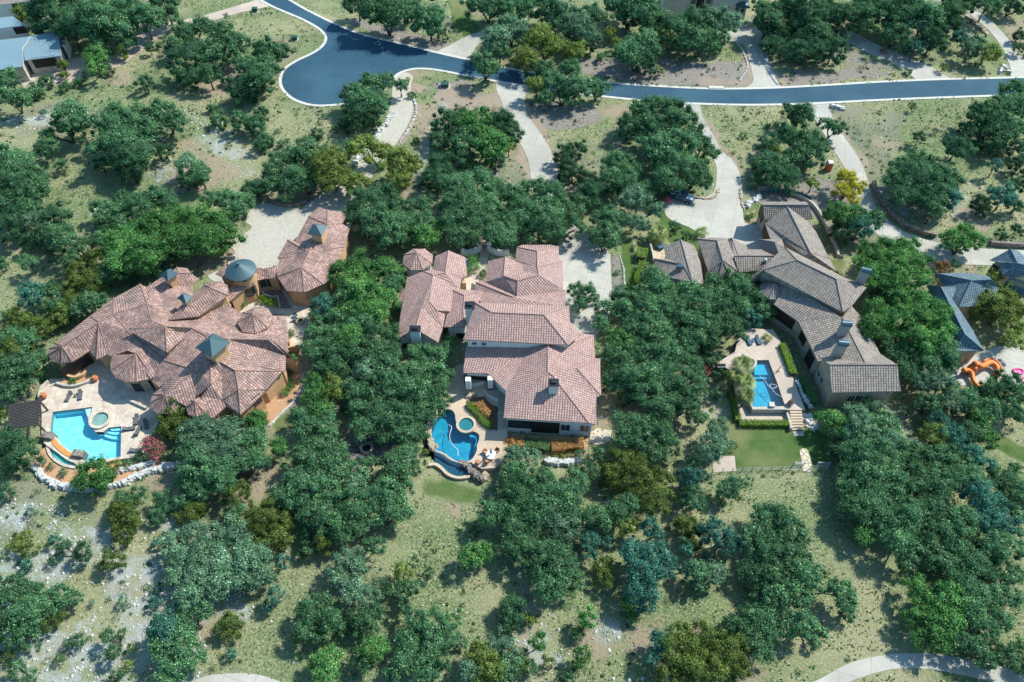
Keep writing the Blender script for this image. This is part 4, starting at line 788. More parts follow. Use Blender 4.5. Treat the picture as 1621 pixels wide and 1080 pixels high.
for g, T, px, py, lab, inn in info:
    nm = KIND[T][0]; solo = T in 'SWN' or (len(g) == 1 and g[0]['r'] < 1.2)
    cx = sum(q['c'].x*q['r'] for q in g)/sum(q['r'] for q in g); cy = sum(q['c'].y*q['r'] for q in g)/sum(q['r'] for q in g)
    Cs, Ns, Ts, Ss = [], [], [], []; CORE.clear()
    for q in g:
        r = q['r']; ls = min(max(.15 + .022*r, .15), .23)*(1.25 if q['py'] < 250 else 1.0)
        if not inn: ls *= 1.6
        if T in 'DC': ls *= .85
        if T == 'Y': ls *= 1.0
        n = int(13.0*r*r*.70 / (ls*ls*.62) * {'Y': .95, 'W': .10, 'R': .8, 'B': .9}.get(T, 1.0))
        if r > 4: n = int(n*.8)
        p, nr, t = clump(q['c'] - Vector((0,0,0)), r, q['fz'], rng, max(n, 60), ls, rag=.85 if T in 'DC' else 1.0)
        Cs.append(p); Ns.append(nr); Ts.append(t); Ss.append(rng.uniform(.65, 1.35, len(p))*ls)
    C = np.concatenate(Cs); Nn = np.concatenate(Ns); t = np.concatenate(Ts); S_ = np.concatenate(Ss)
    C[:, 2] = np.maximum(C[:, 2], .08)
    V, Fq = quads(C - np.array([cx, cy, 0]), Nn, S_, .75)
    if T not in 'WR':
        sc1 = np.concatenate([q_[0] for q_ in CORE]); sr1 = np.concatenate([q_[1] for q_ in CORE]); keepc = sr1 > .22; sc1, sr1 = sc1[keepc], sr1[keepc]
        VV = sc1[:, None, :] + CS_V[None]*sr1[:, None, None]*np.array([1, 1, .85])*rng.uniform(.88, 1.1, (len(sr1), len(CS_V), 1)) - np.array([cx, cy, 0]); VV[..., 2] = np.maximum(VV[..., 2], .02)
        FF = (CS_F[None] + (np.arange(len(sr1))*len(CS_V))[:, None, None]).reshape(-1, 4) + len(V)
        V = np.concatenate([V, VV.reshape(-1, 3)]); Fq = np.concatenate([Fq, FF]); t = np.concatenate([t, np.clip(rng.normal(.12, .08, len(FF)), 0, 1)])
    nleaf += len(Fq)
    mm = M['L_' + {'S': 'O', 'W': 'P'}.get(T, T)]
    if solo:
        o = raw_mesh(nm, V, Fq, t, [mm]); o.location = (cx, cy, 0); tag(o, lab, KIND[T][2], GRP.get(T) if inn else lab.replace(KIND[T][2], KIND[T][2] + 's'))
        if T == 'W': o.data.materials[0] = M['twig']
        continue
    root = thing(nm, lab, KIND[T][2], (cx, cy, 0), GRP.get(T) if inn else lab.replace(KIND[T][2], KIND[T][2] + 's'))
    raw_mesh('crown', V, Fq, t, [mm], root)
    if T == 'R':
        C2 = C[(C[:, 2] > 1.6) & (rng.random(len(C)) < .42)]; C2 = C2 + rng.normal(size=C2.shape)*.12 + np.array([0, 0, .12])
        V, Fq = quads(C2 - np.array([cx, cy, 0]), rng.normal(size=C2.shape) + np.array([0, 0, .8]), rng.uniform(.14, .26, len(C2)))
        raw_mesh('blossom', V, Fq, rng.random(len(C2)), [M['L_F']], root)
    tb = MB(); r0 = .10 + .045*max(q['r'] for q in g)
    for q in g:
        a = Vector((cx + random.uniform(-.15, .15), cy + random.uniform(-.15, .15), -.3)); c = q['c']; f_ = Vector((cx, cy, 0)).lerp(Vector((c.x, c.y, c.z)), .45); f_.z = c.z*.42
        tb.tube([a, Vector((cx*.6 + f_.x*.4, cy*.6 + f_.y*.4, f_.z*.55)), f_, c + Vector((0, 0, q['r']*.2))], [r0, r0*.8, r0*.55, r0*.2], 6)
        for j in range(4 if T in 'OPGYBK' else 1):
            an = random.uniform(0, 6.28); e = c + Vector((math.cos(an)*q['r']*.6, math.sin(an)*q['r']*.6, q['r']*random.uniform(0, .35)))
            md = f_.lerp(e, .5) + Vector((0, 0, q['r']*.08)); tb.tube([f_, md, e], [r0*.42, r0*.26, r0*.08], 5)
    tb.build('trunk', M['trunk'], root)
print('trees', len(info), 'leaves', nleaf)
# ------------------------------------------------------------------ houses
def newell(ps):
    n = Vector((0, 0, 0))
    for i in range(len(ps)):
        a, b_ = ps[i], ps[(i + 1) % len(ps)]
        n += Vector(((a.y-b_.y)*(a.z+b_.z), (a.z-b_.z)*(a.x+b_.x), (a.x-b_.x)*(a.y+b_.y)))
    return n.normalized() if n.length > 1e-9 else Vector((0, 0, 1))
def roofuv(ps, n):
    u = Vector((0, 0, 1)).cross(n); u = u.normalized() if u.length > .05 else Vector((1, 0, 0))
    v = n.cross(u); return [(p.dot(u), p.dot(v)) for p in ps]
BV = {}
def section(house, V, Fc, rmat, cmat, wmat, base=0.0, inset=.55, walls=True, caps=True, thick=.2, tile=None):
    """one roof body: V='name spec;...', Fc='a b c; ...'. Builds roof (> ridge_cap) and wall parts of house"""
    vs = {}
    for q in V.replace('\n', ' ').split(';'):
        q = q.strip()
        if q: k_, s_ = q.split(); vs[k_] = PT((tile or '') + s_) if tile and s_[0].isdigit() or (tile and s_[0] == '-') else PT(s_)
    names = list(vs); idx = {k_: i for i, k_ in enumerate(names)}; pts = [vs[k_] for k_ in names]
    faces = []
    for q in Fc.replace('\n', ' ').split(';'):
        f = [idx[k_] for k_ in q.split()]
        if len(f) < 3: continue
        if newell([pts[i] for i in f]).z < 0: f = f[::-1]
        faces.append(f)
    edges = defaultdict(list)
    for fi, f in enumerate(faces):
        for i in range(len(f)): edges[(f[i], f[(i+1) % len(f)])].append(fi)
    bnd = [e for e in edges if (e[1], e[0]) not in edges]
    mb = MB()
    for f in faces:
        ps = [pts[i] for i in f]; n = newell(ps)
        uv_ = roofuv(ps, n); tris = []
        for t in tessellate_polygon([[Vector((p.x, p.y, 0)) for p in ps]]):
            if (ps[t[1]] - ps[t[0]]).cross(ps[t[2]] - ps[t[0]]).z < 0: t = t[::-1]
            tris.append(tuple(t))
        mb.add(ps, tris, 0, [[uv_[i] for i in t] for t in tris])
        mb.add([p - Vector((0, 0, thick)) for p in ps], [t[::-1] for t in tris], 1)
    for a, b_ in bnd:
        A, B_ = pts[a], pts[b_]; dz = Vector((0, 0, thick)); mb.add([A - dz, B_ - dz, B_, A], [(0, 1, 2, 3)], 1)
    ro = mb.build('roof', [rmat, cmat], house)
    if caps:
        cb = MB()
        for (a, b_), fl in edges.items():
            if a < b_ and (b_, a) in edges:
                f1, f2 = fl[0], edges[(b_, a)][0]; n1 = newell([pts[i] for i in faces[f1]]); c2 = sum((pts[i] for i in faces[f2]), Vector()) / len(faces[f2])
                if n1.dot(c2 - (pts[a] + pts[b_])/2) < -.06 and (pts[a] - pts[b_]).length > .8: cb.tube([pts[a] + Vector((0,0,.02)), pts[b_] + Vector((0,0,.02))], .105, 6)
        if cb.v: cb.build('ridge_cap', cmat, ro)
    if walls:
        nxt = {a: b_ for a, b_ in bnd}; loops = []; left = set(nxt)
        while left:
            s_ = left.pop(); l = [s_]; c = nxt[s_]
            while c in left: left.remove(c); l.append(c); c = nxt[c]
            if len(l) > 2: loops.append(l)
        wb = MB()
        for l in loops:
            n = len(l); ins = []
            for i in range(n):
                p0, p1, p2 = pts[l[i-1]].xy, pts[l[i]].xy, pts[l[(i+1) % n]].xy
                d1 = (p1 - p0).normalized(); d2 = (p2 - p1).normalized(); n1 = Vector((-d1.y, d1.x)); n2 = Vector((-d2.y, d2.x)); m_ = n1 + n2
                m_ = m_.normalized() if m_.length > .2 else n2
                k_ = min(inset / max(m_.dot(n2), .45), inset*1.9); q = p1 + m_*k_; ins.append(Vector((q.x, q.y, pts[l[i]].z - .22)))
            for i in range(n):
                a, b_ = ins[i], ins[(i+1) % n]
                wb.add([(a.x, a.y, base - .3), (b_.x, b_.y, base - .3), b_, a], [(0, 1, 2, 3)])
        wo = wb.build('wall', wmat, house)
        BV.setdefault(house.name, []).append(([Vector(v) for v in wb.v], [list(f) for f in wb.f]))
    return ro
def wallhit(house, px, py):
    best = None; d = raydir(px, py).normalized(); o_ = Vector((0, 0, CH))
    for vs, fs in BV.get(house.name, []):
        t = BVHTree.FromPolygons(vs, fs); h = t.ray_cast(o_, d)
        while h[0] is not None and h[1].dot(d) > 0: h = t.ray_cast(h[0] + d*.01, d)
        if h[0] is not None and (best is None or (h[0]-o_).length < (best[0]-o_).length): best = (h[0], h[1])
    return best
def opening(house, spec, w_, h_, name='window', pane='pane', fm=None, pm=None, cols=2):
    t = re.match(r'([A-Zp]\d*)([\d.]+),([\d.]+)$', spec) if False else None
    k = 1 if spec[0] != 'T' else 3
    x, y = [float(q) for q in spec[k:].split(',')]; a, b_ = px_of(spec[:k], x, y)
    hit = wallhit(house, a, b_)
    if not hit: print('no wall', spec); return
    c, n = hit; n = Vector((n.x, n.y, 0)).normalized(); u = Vector((-n.y, n.x, 0)); rz = math.atan2(u.y, u.x)
    mb = MB(); fw = .10
    mb.box(c + n*.04 + Vector((0,0,h_/2+fw/2)), (w_+2*fw, .10, fw), rz).box(c + n*.04 - Vector((0,0,h_/2+fw/2)), (w_+2*fw, .14, fw), rz)
    for s_ in (-1, 1): mb.box(c + n*.04 + u*s_*(w_/2+fw/2), (fw, .10, h_), rz)
    for j in range(1, cols): mb.box(c + n*.04 + u*(w_*j/cols - w_/2), (.06, .08, h_), rz)
    o = mb.build(name, fm or M['frame'], house)
    MB().box(c + n*.015, (w_, .03, h_), rz).build(pane, pm or M['glass'], o)
    return o
def cone_roof(house, ctr, rad, h0, h1, rmat, cmat, wmat, n=10, base=0.0, squash=1.0, rot=0, name='roof', ribs=True, wr=.8):
    c = Vector(ctr); V = []; mb = MB()
    ring = [Vector((c.x + rad*math.cos(rot + 2*math.pi*k/n), c.y + rad*math.sin(rot + 2*math.pi*k/n), h0)) for k in range(n)]
    ap = Vector((c.x, c.y, h1)); cb = MB()
    for k in range(n):
        ps = [ring[k], ring[(k+1) % n], ap]; nn = newell(ps); mb.add(ps, [(0, 1, 2)], 0, [roofuv(ps, nn)])
        dz = Vector((0, 0, .18)); mb.add([ring[k]-dz, ring[(k+1) % n]-dz, ring[(k+1) % n], ring[k]], [(0,1,2,3)], 1)
        if ribs: cb.tube([ring[k], ap], .10, 5)
    mb.add([p - Vector((0,0,.18)) for p in ring][::-1], [tuple(range(n))], 1)
    ro = mb.build(name, [rmat, cmat], house)
    if ribs: cb.build('ridge_cap', cmat, ro)
    wb = MB().cyl((c.x, c.y, base-.3), rad*wr, h0 - base + .15, max(n, 8)); wb.build('turret_wall', wmat, house)
    BV.setdefault(house.name, []).append(([Vector(v) for v in wb.v], [list(f) for f in wb.f]))
    return ro
def chimney(house, spec, sx, sy, h0, h1, wm, cap='flat', rz=0):
    p = PT(spec); c = (p.x, p.y)
    s_ = MB().box((c[0], c[1], (h0+h1)/2), (sx, sy, h1-h0), rz).build('chimney', wm, house)
    if cap == 'barrel':
        m_ = MB(); n = 10
        for k in range(n + 1):
            pass
        ax = Vector((math.cos(rz), math.sin(rz), 0)); sd_ = Vector((-math.sin(rz), math.cos(rz), 0)); vs = []
        for e in (-1, 1):
            for k in range(n + 1):
                a = math.pi*k/n; vs.append(Vector((c[0], c[1], h1 + .06)) + ax*e*(sx/2+.08) + sd_*math.cos(a)*(sy/2+.1) + Vector((0,0,math.sin(a)*.62)))
        fs = [(k, k+1, n+2+k, n+1+k) for k in range(n)] + [tuple(range(n+1)), tuple(range(n+1, 2*n+2))[::-1]]
        m_.add(vs, fs); m_.build('chimney_cap', M['steel'], s_)
    else:
        MB().box((c[0], c[1], h1+.08), (sx+.3, sy+.3, .16), rz).box((c[0], c[1], h1+.32), (sx*.6, sy*.6, .32), rz, taper=.9).build('chimney_cap', cap if not isinstance(cap, str) else M['dmetal'], s_)

# ---- white stucco house in the middle
H2 = thing('stucco_house', 'large white stucco house with pinkish terracotta tile roofs in the centre', 'house', P(800, 600, 0))
tp, cp, wp = M['terra'], M['cap_p'], M['white']
section(H2, '''a1 600,160,6.0;a2 475,212,4.6;a3 458,342,4.4;a4 570,370,6.0;a5 455,395,6.2;a6 365,358,5.0;a7 205,418,3.6;a8 105,1003,3.6;a9 415,642,6.2;a10 760,225,3.8;
a11 778,405,3.6;a12 722,425,3.9;a13 705,530,3.8;a14 612,737,4.6;a15 490,730,5.4;a16 345,700,5.9;a17 290,900,5.6;a18 500,1033,3.6;a19 545,900,3.8;a20 570,760,4.3''',
'a7 a8 a17 a16 a9 a5 a6; a6 a5 a4 a3; a2 a3 a4 a1; a1 a4 a5 a9 a15 a14 a13 a12 a11 a10; a9 a16 a19 a20 a14 a15; a16 a17 a18 a19', tp, cp, wp, tile='E')
section(H2, 'a 188,518,3.6;b 142,535,2.9;c 112,655,2.9;d 172,642,3.5', 'a b c d', tp, cp, wp, tile='E', inset=.3)
cone_roof(H2, PT('E308,240,4.4'), 3.0, 4.3, 6.1, tp, cp, wp, 8, rot=.39)
section(H2, '''b1 615,525,4.0;b2 750,587,5.4;b3 742,735,5.4;b4 558,887,4.0;b5 750,893,4.0;b6 928,542,4.6;b7 870,690,4.6;b8 700,528,4.0;b9 850,538,4.0;b10 597,700,4.2''',
'b1 b10 b4 b3 b2; b4 b5 b3; b1 b2 b6 b9 b8; b2 b3 b5 b7 b6', tp, cp, wp, tile='E')
section(H2, 'c1 858,460,4.6;c2 1215,603,5.8;c3 1212,670,5.4;c4 915,670,4.4;c5 850,540,4.0;c6 1225,588,5.6;c7 930,455,4.3', 'c1 c5 c4 c3 c2; c1 c2 c6 c7', tp, cp, wp, tile='E')
section(H2, '''d1 480,220,6.2;d2 315,262,4.2;d3 290,462,4.2;d4 592,592,5.0;d5 598,447,6.6;d6 465,402,6.4;d7 645,350,5.4;d8 640,285,5.0;d9 795,388,6.6;d10 785,315,6.6;d11 782,165,6.4;
d12 590,128,4.4;d13 575,250,4.4;d14 985,122,4.4;d15 993,250,4.4;d16 1025,260,4.1;d17 1028,530,4.1;d18 1057,545,3.9;d19 1045,690,3.9;d20 540,680,4.8;d21 555,605,5.4;d22 640,106,4.4;d23 900,106,4.4''',
'd1 d2 d3 d4 d5 d6; d1 d6 d7 d8; d6 d5 d9 d7; d11 d12 d13 d8 d7 d9 d10; d11 d14 d23 d22 d12; d11 d10 d15 d14; d10 d16 d15; d10 d9 d5 d4 d21 d20 d19 d18 d17 d16', tp, cp, wp, tile='F')
section(H2, '''g1 1005,275,8.0;g2 1003,535,8.0;g3 1055,572,7.9;g4 583,970,5.0;g5 1395,1018,5.0;g6 605,712,5.0;g7 435,548,5.0;g8 800,345,6.2;g9 815,298,6.5;g5b 1460,1034,5.0;g10 1465,775,5.0;
g11 1508,757,5.0;g17 1280,500,7.0;g18 1240,498,7.1;g12 1500,410,5.2;g13 1452,402,5.0;g14 1440,185,5.0;g15 1205,270,6.9;g16 1165,300,7.1;g20 1310,165,5.2;g21 1190,200,6.2;p1 228,283,5.9;p2 200,540,4.8''',
'g1 g9 g8 g6 g4 g2; g8 g7 g6; g2 g4 g5 g3; g1 g2 g3 g5 g5b g10 g17 g18 g13 g14 g15 g16; g17 g10 g11; g17 g11 g12; g17 g12 g13 g18; g15 g14 g20 g21; p1 p2 g7 g8 g9', tp, cp, wp, tile='G')
section(H2, 'e1 192,655,8.5;e2 1085,690,8.5;e3 1092,835,8.1;e4 1198,955,7.7;e5 1075,1058,8.5;e6 80,1005,8.5;e8 350,748,10.8;e9 845,770,10.8',
'e1 e8 e9 e2; e1 e6 e8; e8 e6 e5 e9; e9 e5 e4 e3 e2', tp, cp, wp, tile='F')
chimney(H2, 'E292,975,4.0', 1.7, 1.1, 0, 6.0, wp, 'flat'); chimney(H2, 'E808,800,5.4', 1.5, 1.3, 3, 8.8, wp, 'flat'); chimney(H2, 'G1052,725,6.4', 1.4, 1.2, 5, 9.0, wp, 'flat')
for s_, a, b_ in (('G306,262', .7, .6), ('G396,266', .7, .6), ('Q1350,520', 1.4, 1.7), ('Q1533,528', 1.3, 1.6), ('E200,1060', 1.4, 1.3)):
    opening(H2, s_, a, b_)
opening(H2, 'Q935,490', 4.4, 2.0, 'window', 'pane', M['bronze'], M['glass'], 3)
opening(H2, 'Q1160,520', 4.4, 3.0, 'door', 'pane', M['bronze'], M['dark'], 3)
opening(H2, 'Q525,75', 4.8, 2.4, 'door', 'pane', M['bronze'], M['dark'], 2)  # stand-in: dark panel painted as the shade inside the open porch
opening(H2, 'E722,985', 1.8, 2.6, 'door', 'pane', M['white'], M['dark'], 1)
# ---- orange stucco house, left
H1 = thing('courtyard_house', 'sprawling orange stucco house with mottled red clay tile roofs on the left', 'house', P(290, 600, 0))
tm, cm_, wm_ = M['mott'], M['cap_m'], M['orange']
section(H1, '''m1 A290,290,6.4;r1 A225,258,4.4;r2 A168,310,4.2;r3 A152,375,4.2;r4 A192,432,4.2;r5 A285,452,4.2;r6 A385,435,4.2;r7 A470,385,4.2;r8 A548,330,4.2;m2 A640,60,7.4;m3 A555,0,4.8;
m4 A620,415,4.3;m6 A720,368,4.6;m8 A760,385,4.8;n1 B0,580,7.6;n2 B150,542,7.6;n3 B320,488,8.0;n4 B380,528,7.9;n6 B0,432,4.8;n7 B95,382,4.8;n8 B250,297,5.0;n9 B310,328,5.2;n10 B450,238,4.8;
n15 B400,330,6.0;n16 B530,322,6.0;w1 A1060,290,6.6;w2 A1000,362,6.6;w3 A910,330,6.2;c1 B490,705,8.6;c2 B360,645,8.0;c3 B130,745,7.0;
a2 B600,138,4.8;a3 B620,197,6.4;a4 B742,200,6.4;a5 B808,252,4.8;a6 B750,308,5.2;a7 B700,148,4.8;
k1 B735,715,8.6;k2 C640,190,8.4;q1 B1070,490,5.2;q2 B1235,585,5.2;q3 B1195,760,6.6;q4 B1090,822,8.4;q5 B800,618,5.6;q6 B520,640,7.0;
s1 A1130,600,4.8;s2 A1180,572,5.0;s3 A1130,610,4.3;s4 A1215,680,4.3;s5 A1262,640,4.8;v1 A1265,425,6.4;
z1 C545,520,7.4;z2 C680,478,8.0;z3 C250,752,6.2;t1 C205,690,4.4;t2 C130,745,4.2;t3 C100,830,4.2;t4 C120,890,4.2;t5 C180,930,4.2;t6 C300,930,4.2;t7 C400,850,4.4;t8 C455,860,4.4;t9 C540,770,5.0;
y1 C775,438,8.2;y2 C685,655,7.0;y3 C590,765,5.6;y4 C645,935,4.4;y5 C700,975,4.3;y6 C825,860,4.4;y7 C790,800,5.0;y8 C790,560,6.8;
x1 C915,520,7.6;x2 C945,703,6.6;x3 C965,938,4.3;x4 C1360,527,4.7;x5 C1205,702,4.4;x6 C1212,712,4.3;
u1 C860,222,8.6;u2 C1225,228,7.8;u3 C1395,365,4.7;u4 C1390,515,4.7;u5 C1000,412,7.0;u6 C1412,385,4.6;u7 C1418,150,4.6;u8 C1145,190,7.0;u9 C1270,80,5.8;u10 C1408,128,4.7;u11 C1395,0,4.7;u12 C1260,0,5.8''',
'''m1 r1 r2;m1 r2 r3;m1 r3 r4;m1 r4 r5;m1 r5 r6;m1 r6 r7;m1 r7 r8 m2;m1 m2 m3 r1;m2 r8 m4;m2 m4 m6;m2 m6 m8 w3 c3 n1;m2 n1 n6 m3;n1 n2 n7 n6;n2 n3 n8 n7;n3 n15 n9 n8;n15 n10 n9;
n1 c3 c2 n2;n2 c2 n3;n15 a3 a2 n10;a2 a3 a4 a7;a3 n16 a6 a5 a4;n15 n16 a3;n3 n4 q6 n16 n15;n16 q6 a6;n3 c2 n4;n4 c2 c1 q6;a6 q6 q5;
w3 w2 w1 c3;w2 s1 s2 w1;w1 s2 v1 c3;c3 v1 c1 c2;c1 v1 k1;s2 s3 s4 s5;v1 s2 s5 z1;v1 z1 z2 k2 k1;s5 t1 z3 z1;z3 t1 t2;z3 t2 t3;z3 t3 t4;z3 t4 t5;z3 t5 t6;z3 t6 t7;z3 t7 t8 t9 z1;z1 t9 y2 z2;
c1 k1 k2 q4 q3 q5 q6;q5 q3 q2 q1;q4 u1 u8 q3;q3 u8 u9 u12 q2;u12 u9 u10 u11;u9 u8 u10;u8 u2 u7 u10;u2 u6 u7;u2 u3 u6;u8 u1 u2;
k2 z2 y1 u1 q4;z2 y2 y8 y1;y2 y3 y4 y5 y6 y7 y8;y1 y8 y7 x2 x1;y7 y6 x3 x2;x1 x2 x5 x4;x2 x3 x6;y1 x1 x4 u4 u5 u1;u1 u5 u3 u2;u5 u4 u3''', tm, cm_, wm_)
# second conical apse, half round bay
section(H1, 'c 990,362,7.0;a 765,375,4.9;b 748,450,4.6;d 752,520,4.6;e 800,590,4.6;f 900,628,4.6;g 1000,626,4.6;h 1130,600,4.6', 'c a b;c b d;c d e;c e f;c f g;c g h', tm, cm_, M['stone'], tile='A')
section(H1, '''a 920,335,9.0;b 520,640,7.6;c 800,606,6.6;d 1085,405,6.6;e 1088,365,6.6;f 1080,312,6.6;g 1020,272,6.6;h 930,272,6.6;i 860,308,6.6;j 640,500,6.8''', 'a b c d;a d e;a e f;a f g;a g h;a h i;a i j b', tm, cm_, wm_, tile='B', base=3)
section(H1, 'a 360,645,9.6;b 490,708,9.8;c 735,715,9.0;d 715,765,8.0;e 505,948,8.0;f 150,745,8.0;g 130,720,8.2', 'a g f e b;b e d c', tm, cm_, wm_, tile='B', base=4, inset=.45)
cone_roof(H1, PT('B1345,640,6.9'), 3.1, 6.9, 8.5, tm, cm_, wm_, 8, base=3, rot=.2)
cone_roof(H1, PT('C560,860,4.7'), 2.0, 4.6, 6.2, tm, cm_, wm_, 8, rot=.1)
# garage wing and gallery
section(H1, '''a 1010,135,4.6;b 1190,215,7.0;c 1330,205,5.2;d 1385,100,4.6;e 1190,75,5.6;f 1105,45,4.6;g 890,360,4.6;h 1075,340,6.9;i 900,375,5.2;j 985,462,6.5;k 810,360,5.6;l 715,530,4.4;m 880,418,5.2;n 985,492,6.4;
o 740,545,4.4;p 710,605,4.4;q 710,682,4.8;r 945,622,6.6;s 715,712,4.6;t 805,842,4.6;u 970,858,4.6;v 1150,778,4.6;w 1200,750,4.5;x 1258,612,4.5;y 1168,455,6.0;z 1350,425,4.8;z1 1275,612,4.4;z2 1400,250,4.7;k2 830,355,5.0''',
'''a b e f;b c d e;a g i h b;b h y z z2 c;h i k2 j;k j k2;k l m j;m l o q n j;o p q;h j n r;h r w x y;n q s r;r s t;r t u;r u v;r v w;y x z1;y z1 z''', tm, cm_, wm_, tile='D')
section(H1, 'a 490,662,4.5;b 600,628,4.9;c 725,605,5.0;d 722,722,4.2;e 600,728,4.0;f 480,752,4.0', 'a b e f;b c d e', tm, cm_, wm_, tile='D', inset=.4)
section(H1, 'a 236,580,4.9;b 125,680,4.0;c 235,735,4.6;d 330,700,5.4;e 480,600,4.9;f 570,628,4.2', 'a b c d;a d e;e d f', tm, cm_, wm_, tile='D')
section(H1, 'a 240,830,4.9;b 340,780,5.2;c 470,750,4.9;d 485,762,4.2;e 258,948,4.2', 'a b c d e', tm, cm_, wm_, tile='D', inset=.4)
pt = PT('D366,645,6.8'); pr = 2.8
cone_roof(H1, pt, pr, 6.8, 8.4, M['teal'], M['teal'], wm_, 28, base=0, ribs=False, name='metal_roof', wr=.82)
mb = MB().cyl((pt.x, pt.y, 8.3), .25, .35, 10); mb.build('finial', M['teal'], H1)
def cupola(specs, apex, hb, name='cupola'):
    c4 = [PT(s_) for s_ in specs]; ap = PT(apex); m_ = MB(); cen = sum(c4, Vector())/4; ap = Vector((cen.x, cen.y, ap.z))
    for k in range(4):
        ps = [c4[k], c4[(k+1) % 4], ap]
        if newell(ps).z < 0: ps = [ps[1], ps[0], ps[2]]
        m_.add(ps, [(0, 1, 2)], 0, [roofuv(ps, newell(ps))])
    m_.add([p - Vector((0, 0, .12)) for p in c4], [(0, 1, 2, 3)]); 
    b2 = MB(); ins = [cen + (p - cen)*.68 for p in c4]; vs = [(p.x, p.y, hb) for p in ins] + [(p.x, p.y, c4[0].z - .02) for p in ins]
    b2.add(vs, [(k, (k+1) % 4, 4+(k+1) % 4, 4+k) for k in range(4)])
    o = b2.build(name, wm_, H1); m_.build('cupola_roof', M['teal'], o)
cupola(['B438,212,8.4', 'B515,270,8.4', 'B612,202,8.4', 'B540,150,8.4'], 'B525,200,9.6', 4.5)
cupola(['B600,432,9.2', 'B690,488,9.2', 'B752,418,9.2', 'B660,380,9.2'], 'B675,415,10.2', 5)
cupola(['B775,900,11.0', 'B935,997,11.0', 'B1108,850,11.0', 'B945,765,11.0'], 'B930,840,12.6', 6)
cupola(['D1000,300,9.0', 'D1135,320,9.0', 'D1190,224,9.0', 'D1052,208,9.0'], 'D1100,255,10.2', 5)
for s_, a, b_ in (('D580,770', .9, 1.7), ('D622,765', .9, 1.7), ('D445,860', 1.0, 1.9), ('D492,830', .8, 1.7), ('D285,742', .6, .7), ('D400,735', .6, .7)): opening(H1, s_, a, b_, fm=M['bronze'])
for s_ in ('C1120,800', 'A1010,680', 'C880,960'): opening(H1, s_, 1.4, 2.0, fm=M['bronze'])
mb = MB()
opening(H1, 'A430,470', 5.0, 2.6, 'door', 'pane', M['bronze'], M['dark'], 3)  # dark panel on the wall stands in for shade under the open apse
for x, y, h_ in ((385, 560, 3.9), (1205, 700, 3.9)):
    p = PT('A%d,%d,0.5' % (x, y)); mb.cyl((p.x, p.y, 0), .28, h_, 12)
    mb.build('column', M['pales'], H1); mb = MB()
# ---- grey brown tiled stone house, right
H3 = thing('stone_house', 'long stone walled house with grey brown tile roofs and metal capped chimneys', 'house', P(1300, 560, 0))
tg, cg, wg = M['grey'], M['cap_g'], M['stone']
section(H3, 'a 165,148,6.4;b 605,148,6.4;c 575,116,4.8;d 125,118,4.8;e 185,288,4.2;f 640,278,4.2', 'a b c d;a e f b', tg, cg, wg, tile='J')
section(H3, 'a 395,160,6.9;b 620,606,6.9;c 185,322,4.2;d 240,472,4.3;e 345,472,4.8;f 560,628,6.2;g 795,655,4.2;h 670,400,4.2;i 590,300,4.4;j 862,775,5.0', 'a c d e f b;a b g h i;b f j g', tg, cg, wg, tile='J')
section(H3, 'a 125,476,5.0;b 345,470,5.2;c 275,500,6.0;d 165,580,4.2;e 315,605,5.2;f 372,548,5.6', 'a c b;a d e c;c e f b', tg, cg, wg, tile='J')
section(H3, '''a 345,478,6.0;b 185,540,4.2;c 212,662,4.3;d 460,880,6.0;e 475,532,4.2;f 535,700,4.2;g 565,900,4.2;h 490,920,4.4;i 365,712,5.6;j 90,658,4.8;k 110,740,4.0;l 200,830,4.0;m 380,950,4.2''', 'a b c i d;a d h g f e;j i c;j k l m d i', tg, cg, wg, tile='I')
section(H3, '''a 505,470,4.9;b 690,488,6.4;c 745,672,6.4;d 610,790,4.3;e 775,465,5.2;f 640,455,4.8;g 850,632,5.6;h 892,783,4.3;i 710,822,4.3;j 810,822,4.3;k 790,470,5.2;l 830,458,5.8;m 888,622,5.6;n 975,540,4.5;o 985,570,4.7''',
'a b e f;a d c b;b c h g k e;c d i;c i j;c j h;k g m l;l m o n', tg, cg, wg, tile='I')
section(H3, 'a 850,632,6.0;b 1240,632,6.2;c 1070,772,4.4;d 900,788,4.4;e 888,622,5.8;f 985,568,4.9;g 1110,570,4.9;h 1175,602,5.4;i 1130,760,4.6', 'a d c i b;a b h g f e', tg, cg, wg, tile='I')
section(H3, '''b1 J300,820,6.4;b2 K920,440,7.0;b3 K505,478,4.8;b4 K268,310,4.8;b5 K345,200,5.6;b6 K690,400,6.2;p1 K1140,872,7.4;p2 K690,852,4.9;p3 K1010,328,6.2;p4 K1112,440,4.9;p5 K1280,782,4.9;p6 K1150,160,6.0''',
'b5 b4 b3 b6 b2 b1;b6 b3 p2 p1 b2;b2 p1 p5 p4 p3', tg, cg, wg)
section(H3, 'a 795,885,7.8;b 1442,885,7.8;c 825,1150,5.2;d 1476,1136,5.2;e 690,795,5.6;f 900,835,6.9;g 1140,868,7.6;h 1280,780,5.2', 'a c d b;a e f g;a g h b;', tg, cg, wg, tile='K')
section(H3, 'a 490,672,9.8;b 862,852,9.8;c 165,765,7.6;d 925,1165,7.6;e 372,546,7.6;f 1045,888,7.6;g 1152,932,7.5;h 1010,1105,7.5;i 270,640,7.4;j 92,822,7.2', 'a c d b;a i j c;a e i;a b f e;b d h g f', tg, cg, wg, tile='J', base=3)
cone_roof(H3, PT('K262,175,4.9'), 2.5, 4.9, 6.5, tg, cg, wg, 8, rot=.3)
chimney(H3, 'K1062,150,6.2', 1.5, 1.0, 4, 10.5, M['white'] if False else mat('grey stucco', (.36,.34,.31), (.30,.28,.26), 1, .9), 'barrel', -.35)
gs = mat('warm grey stucco', (.36,.34,.31), (.30,.28,.26), 1, .9)
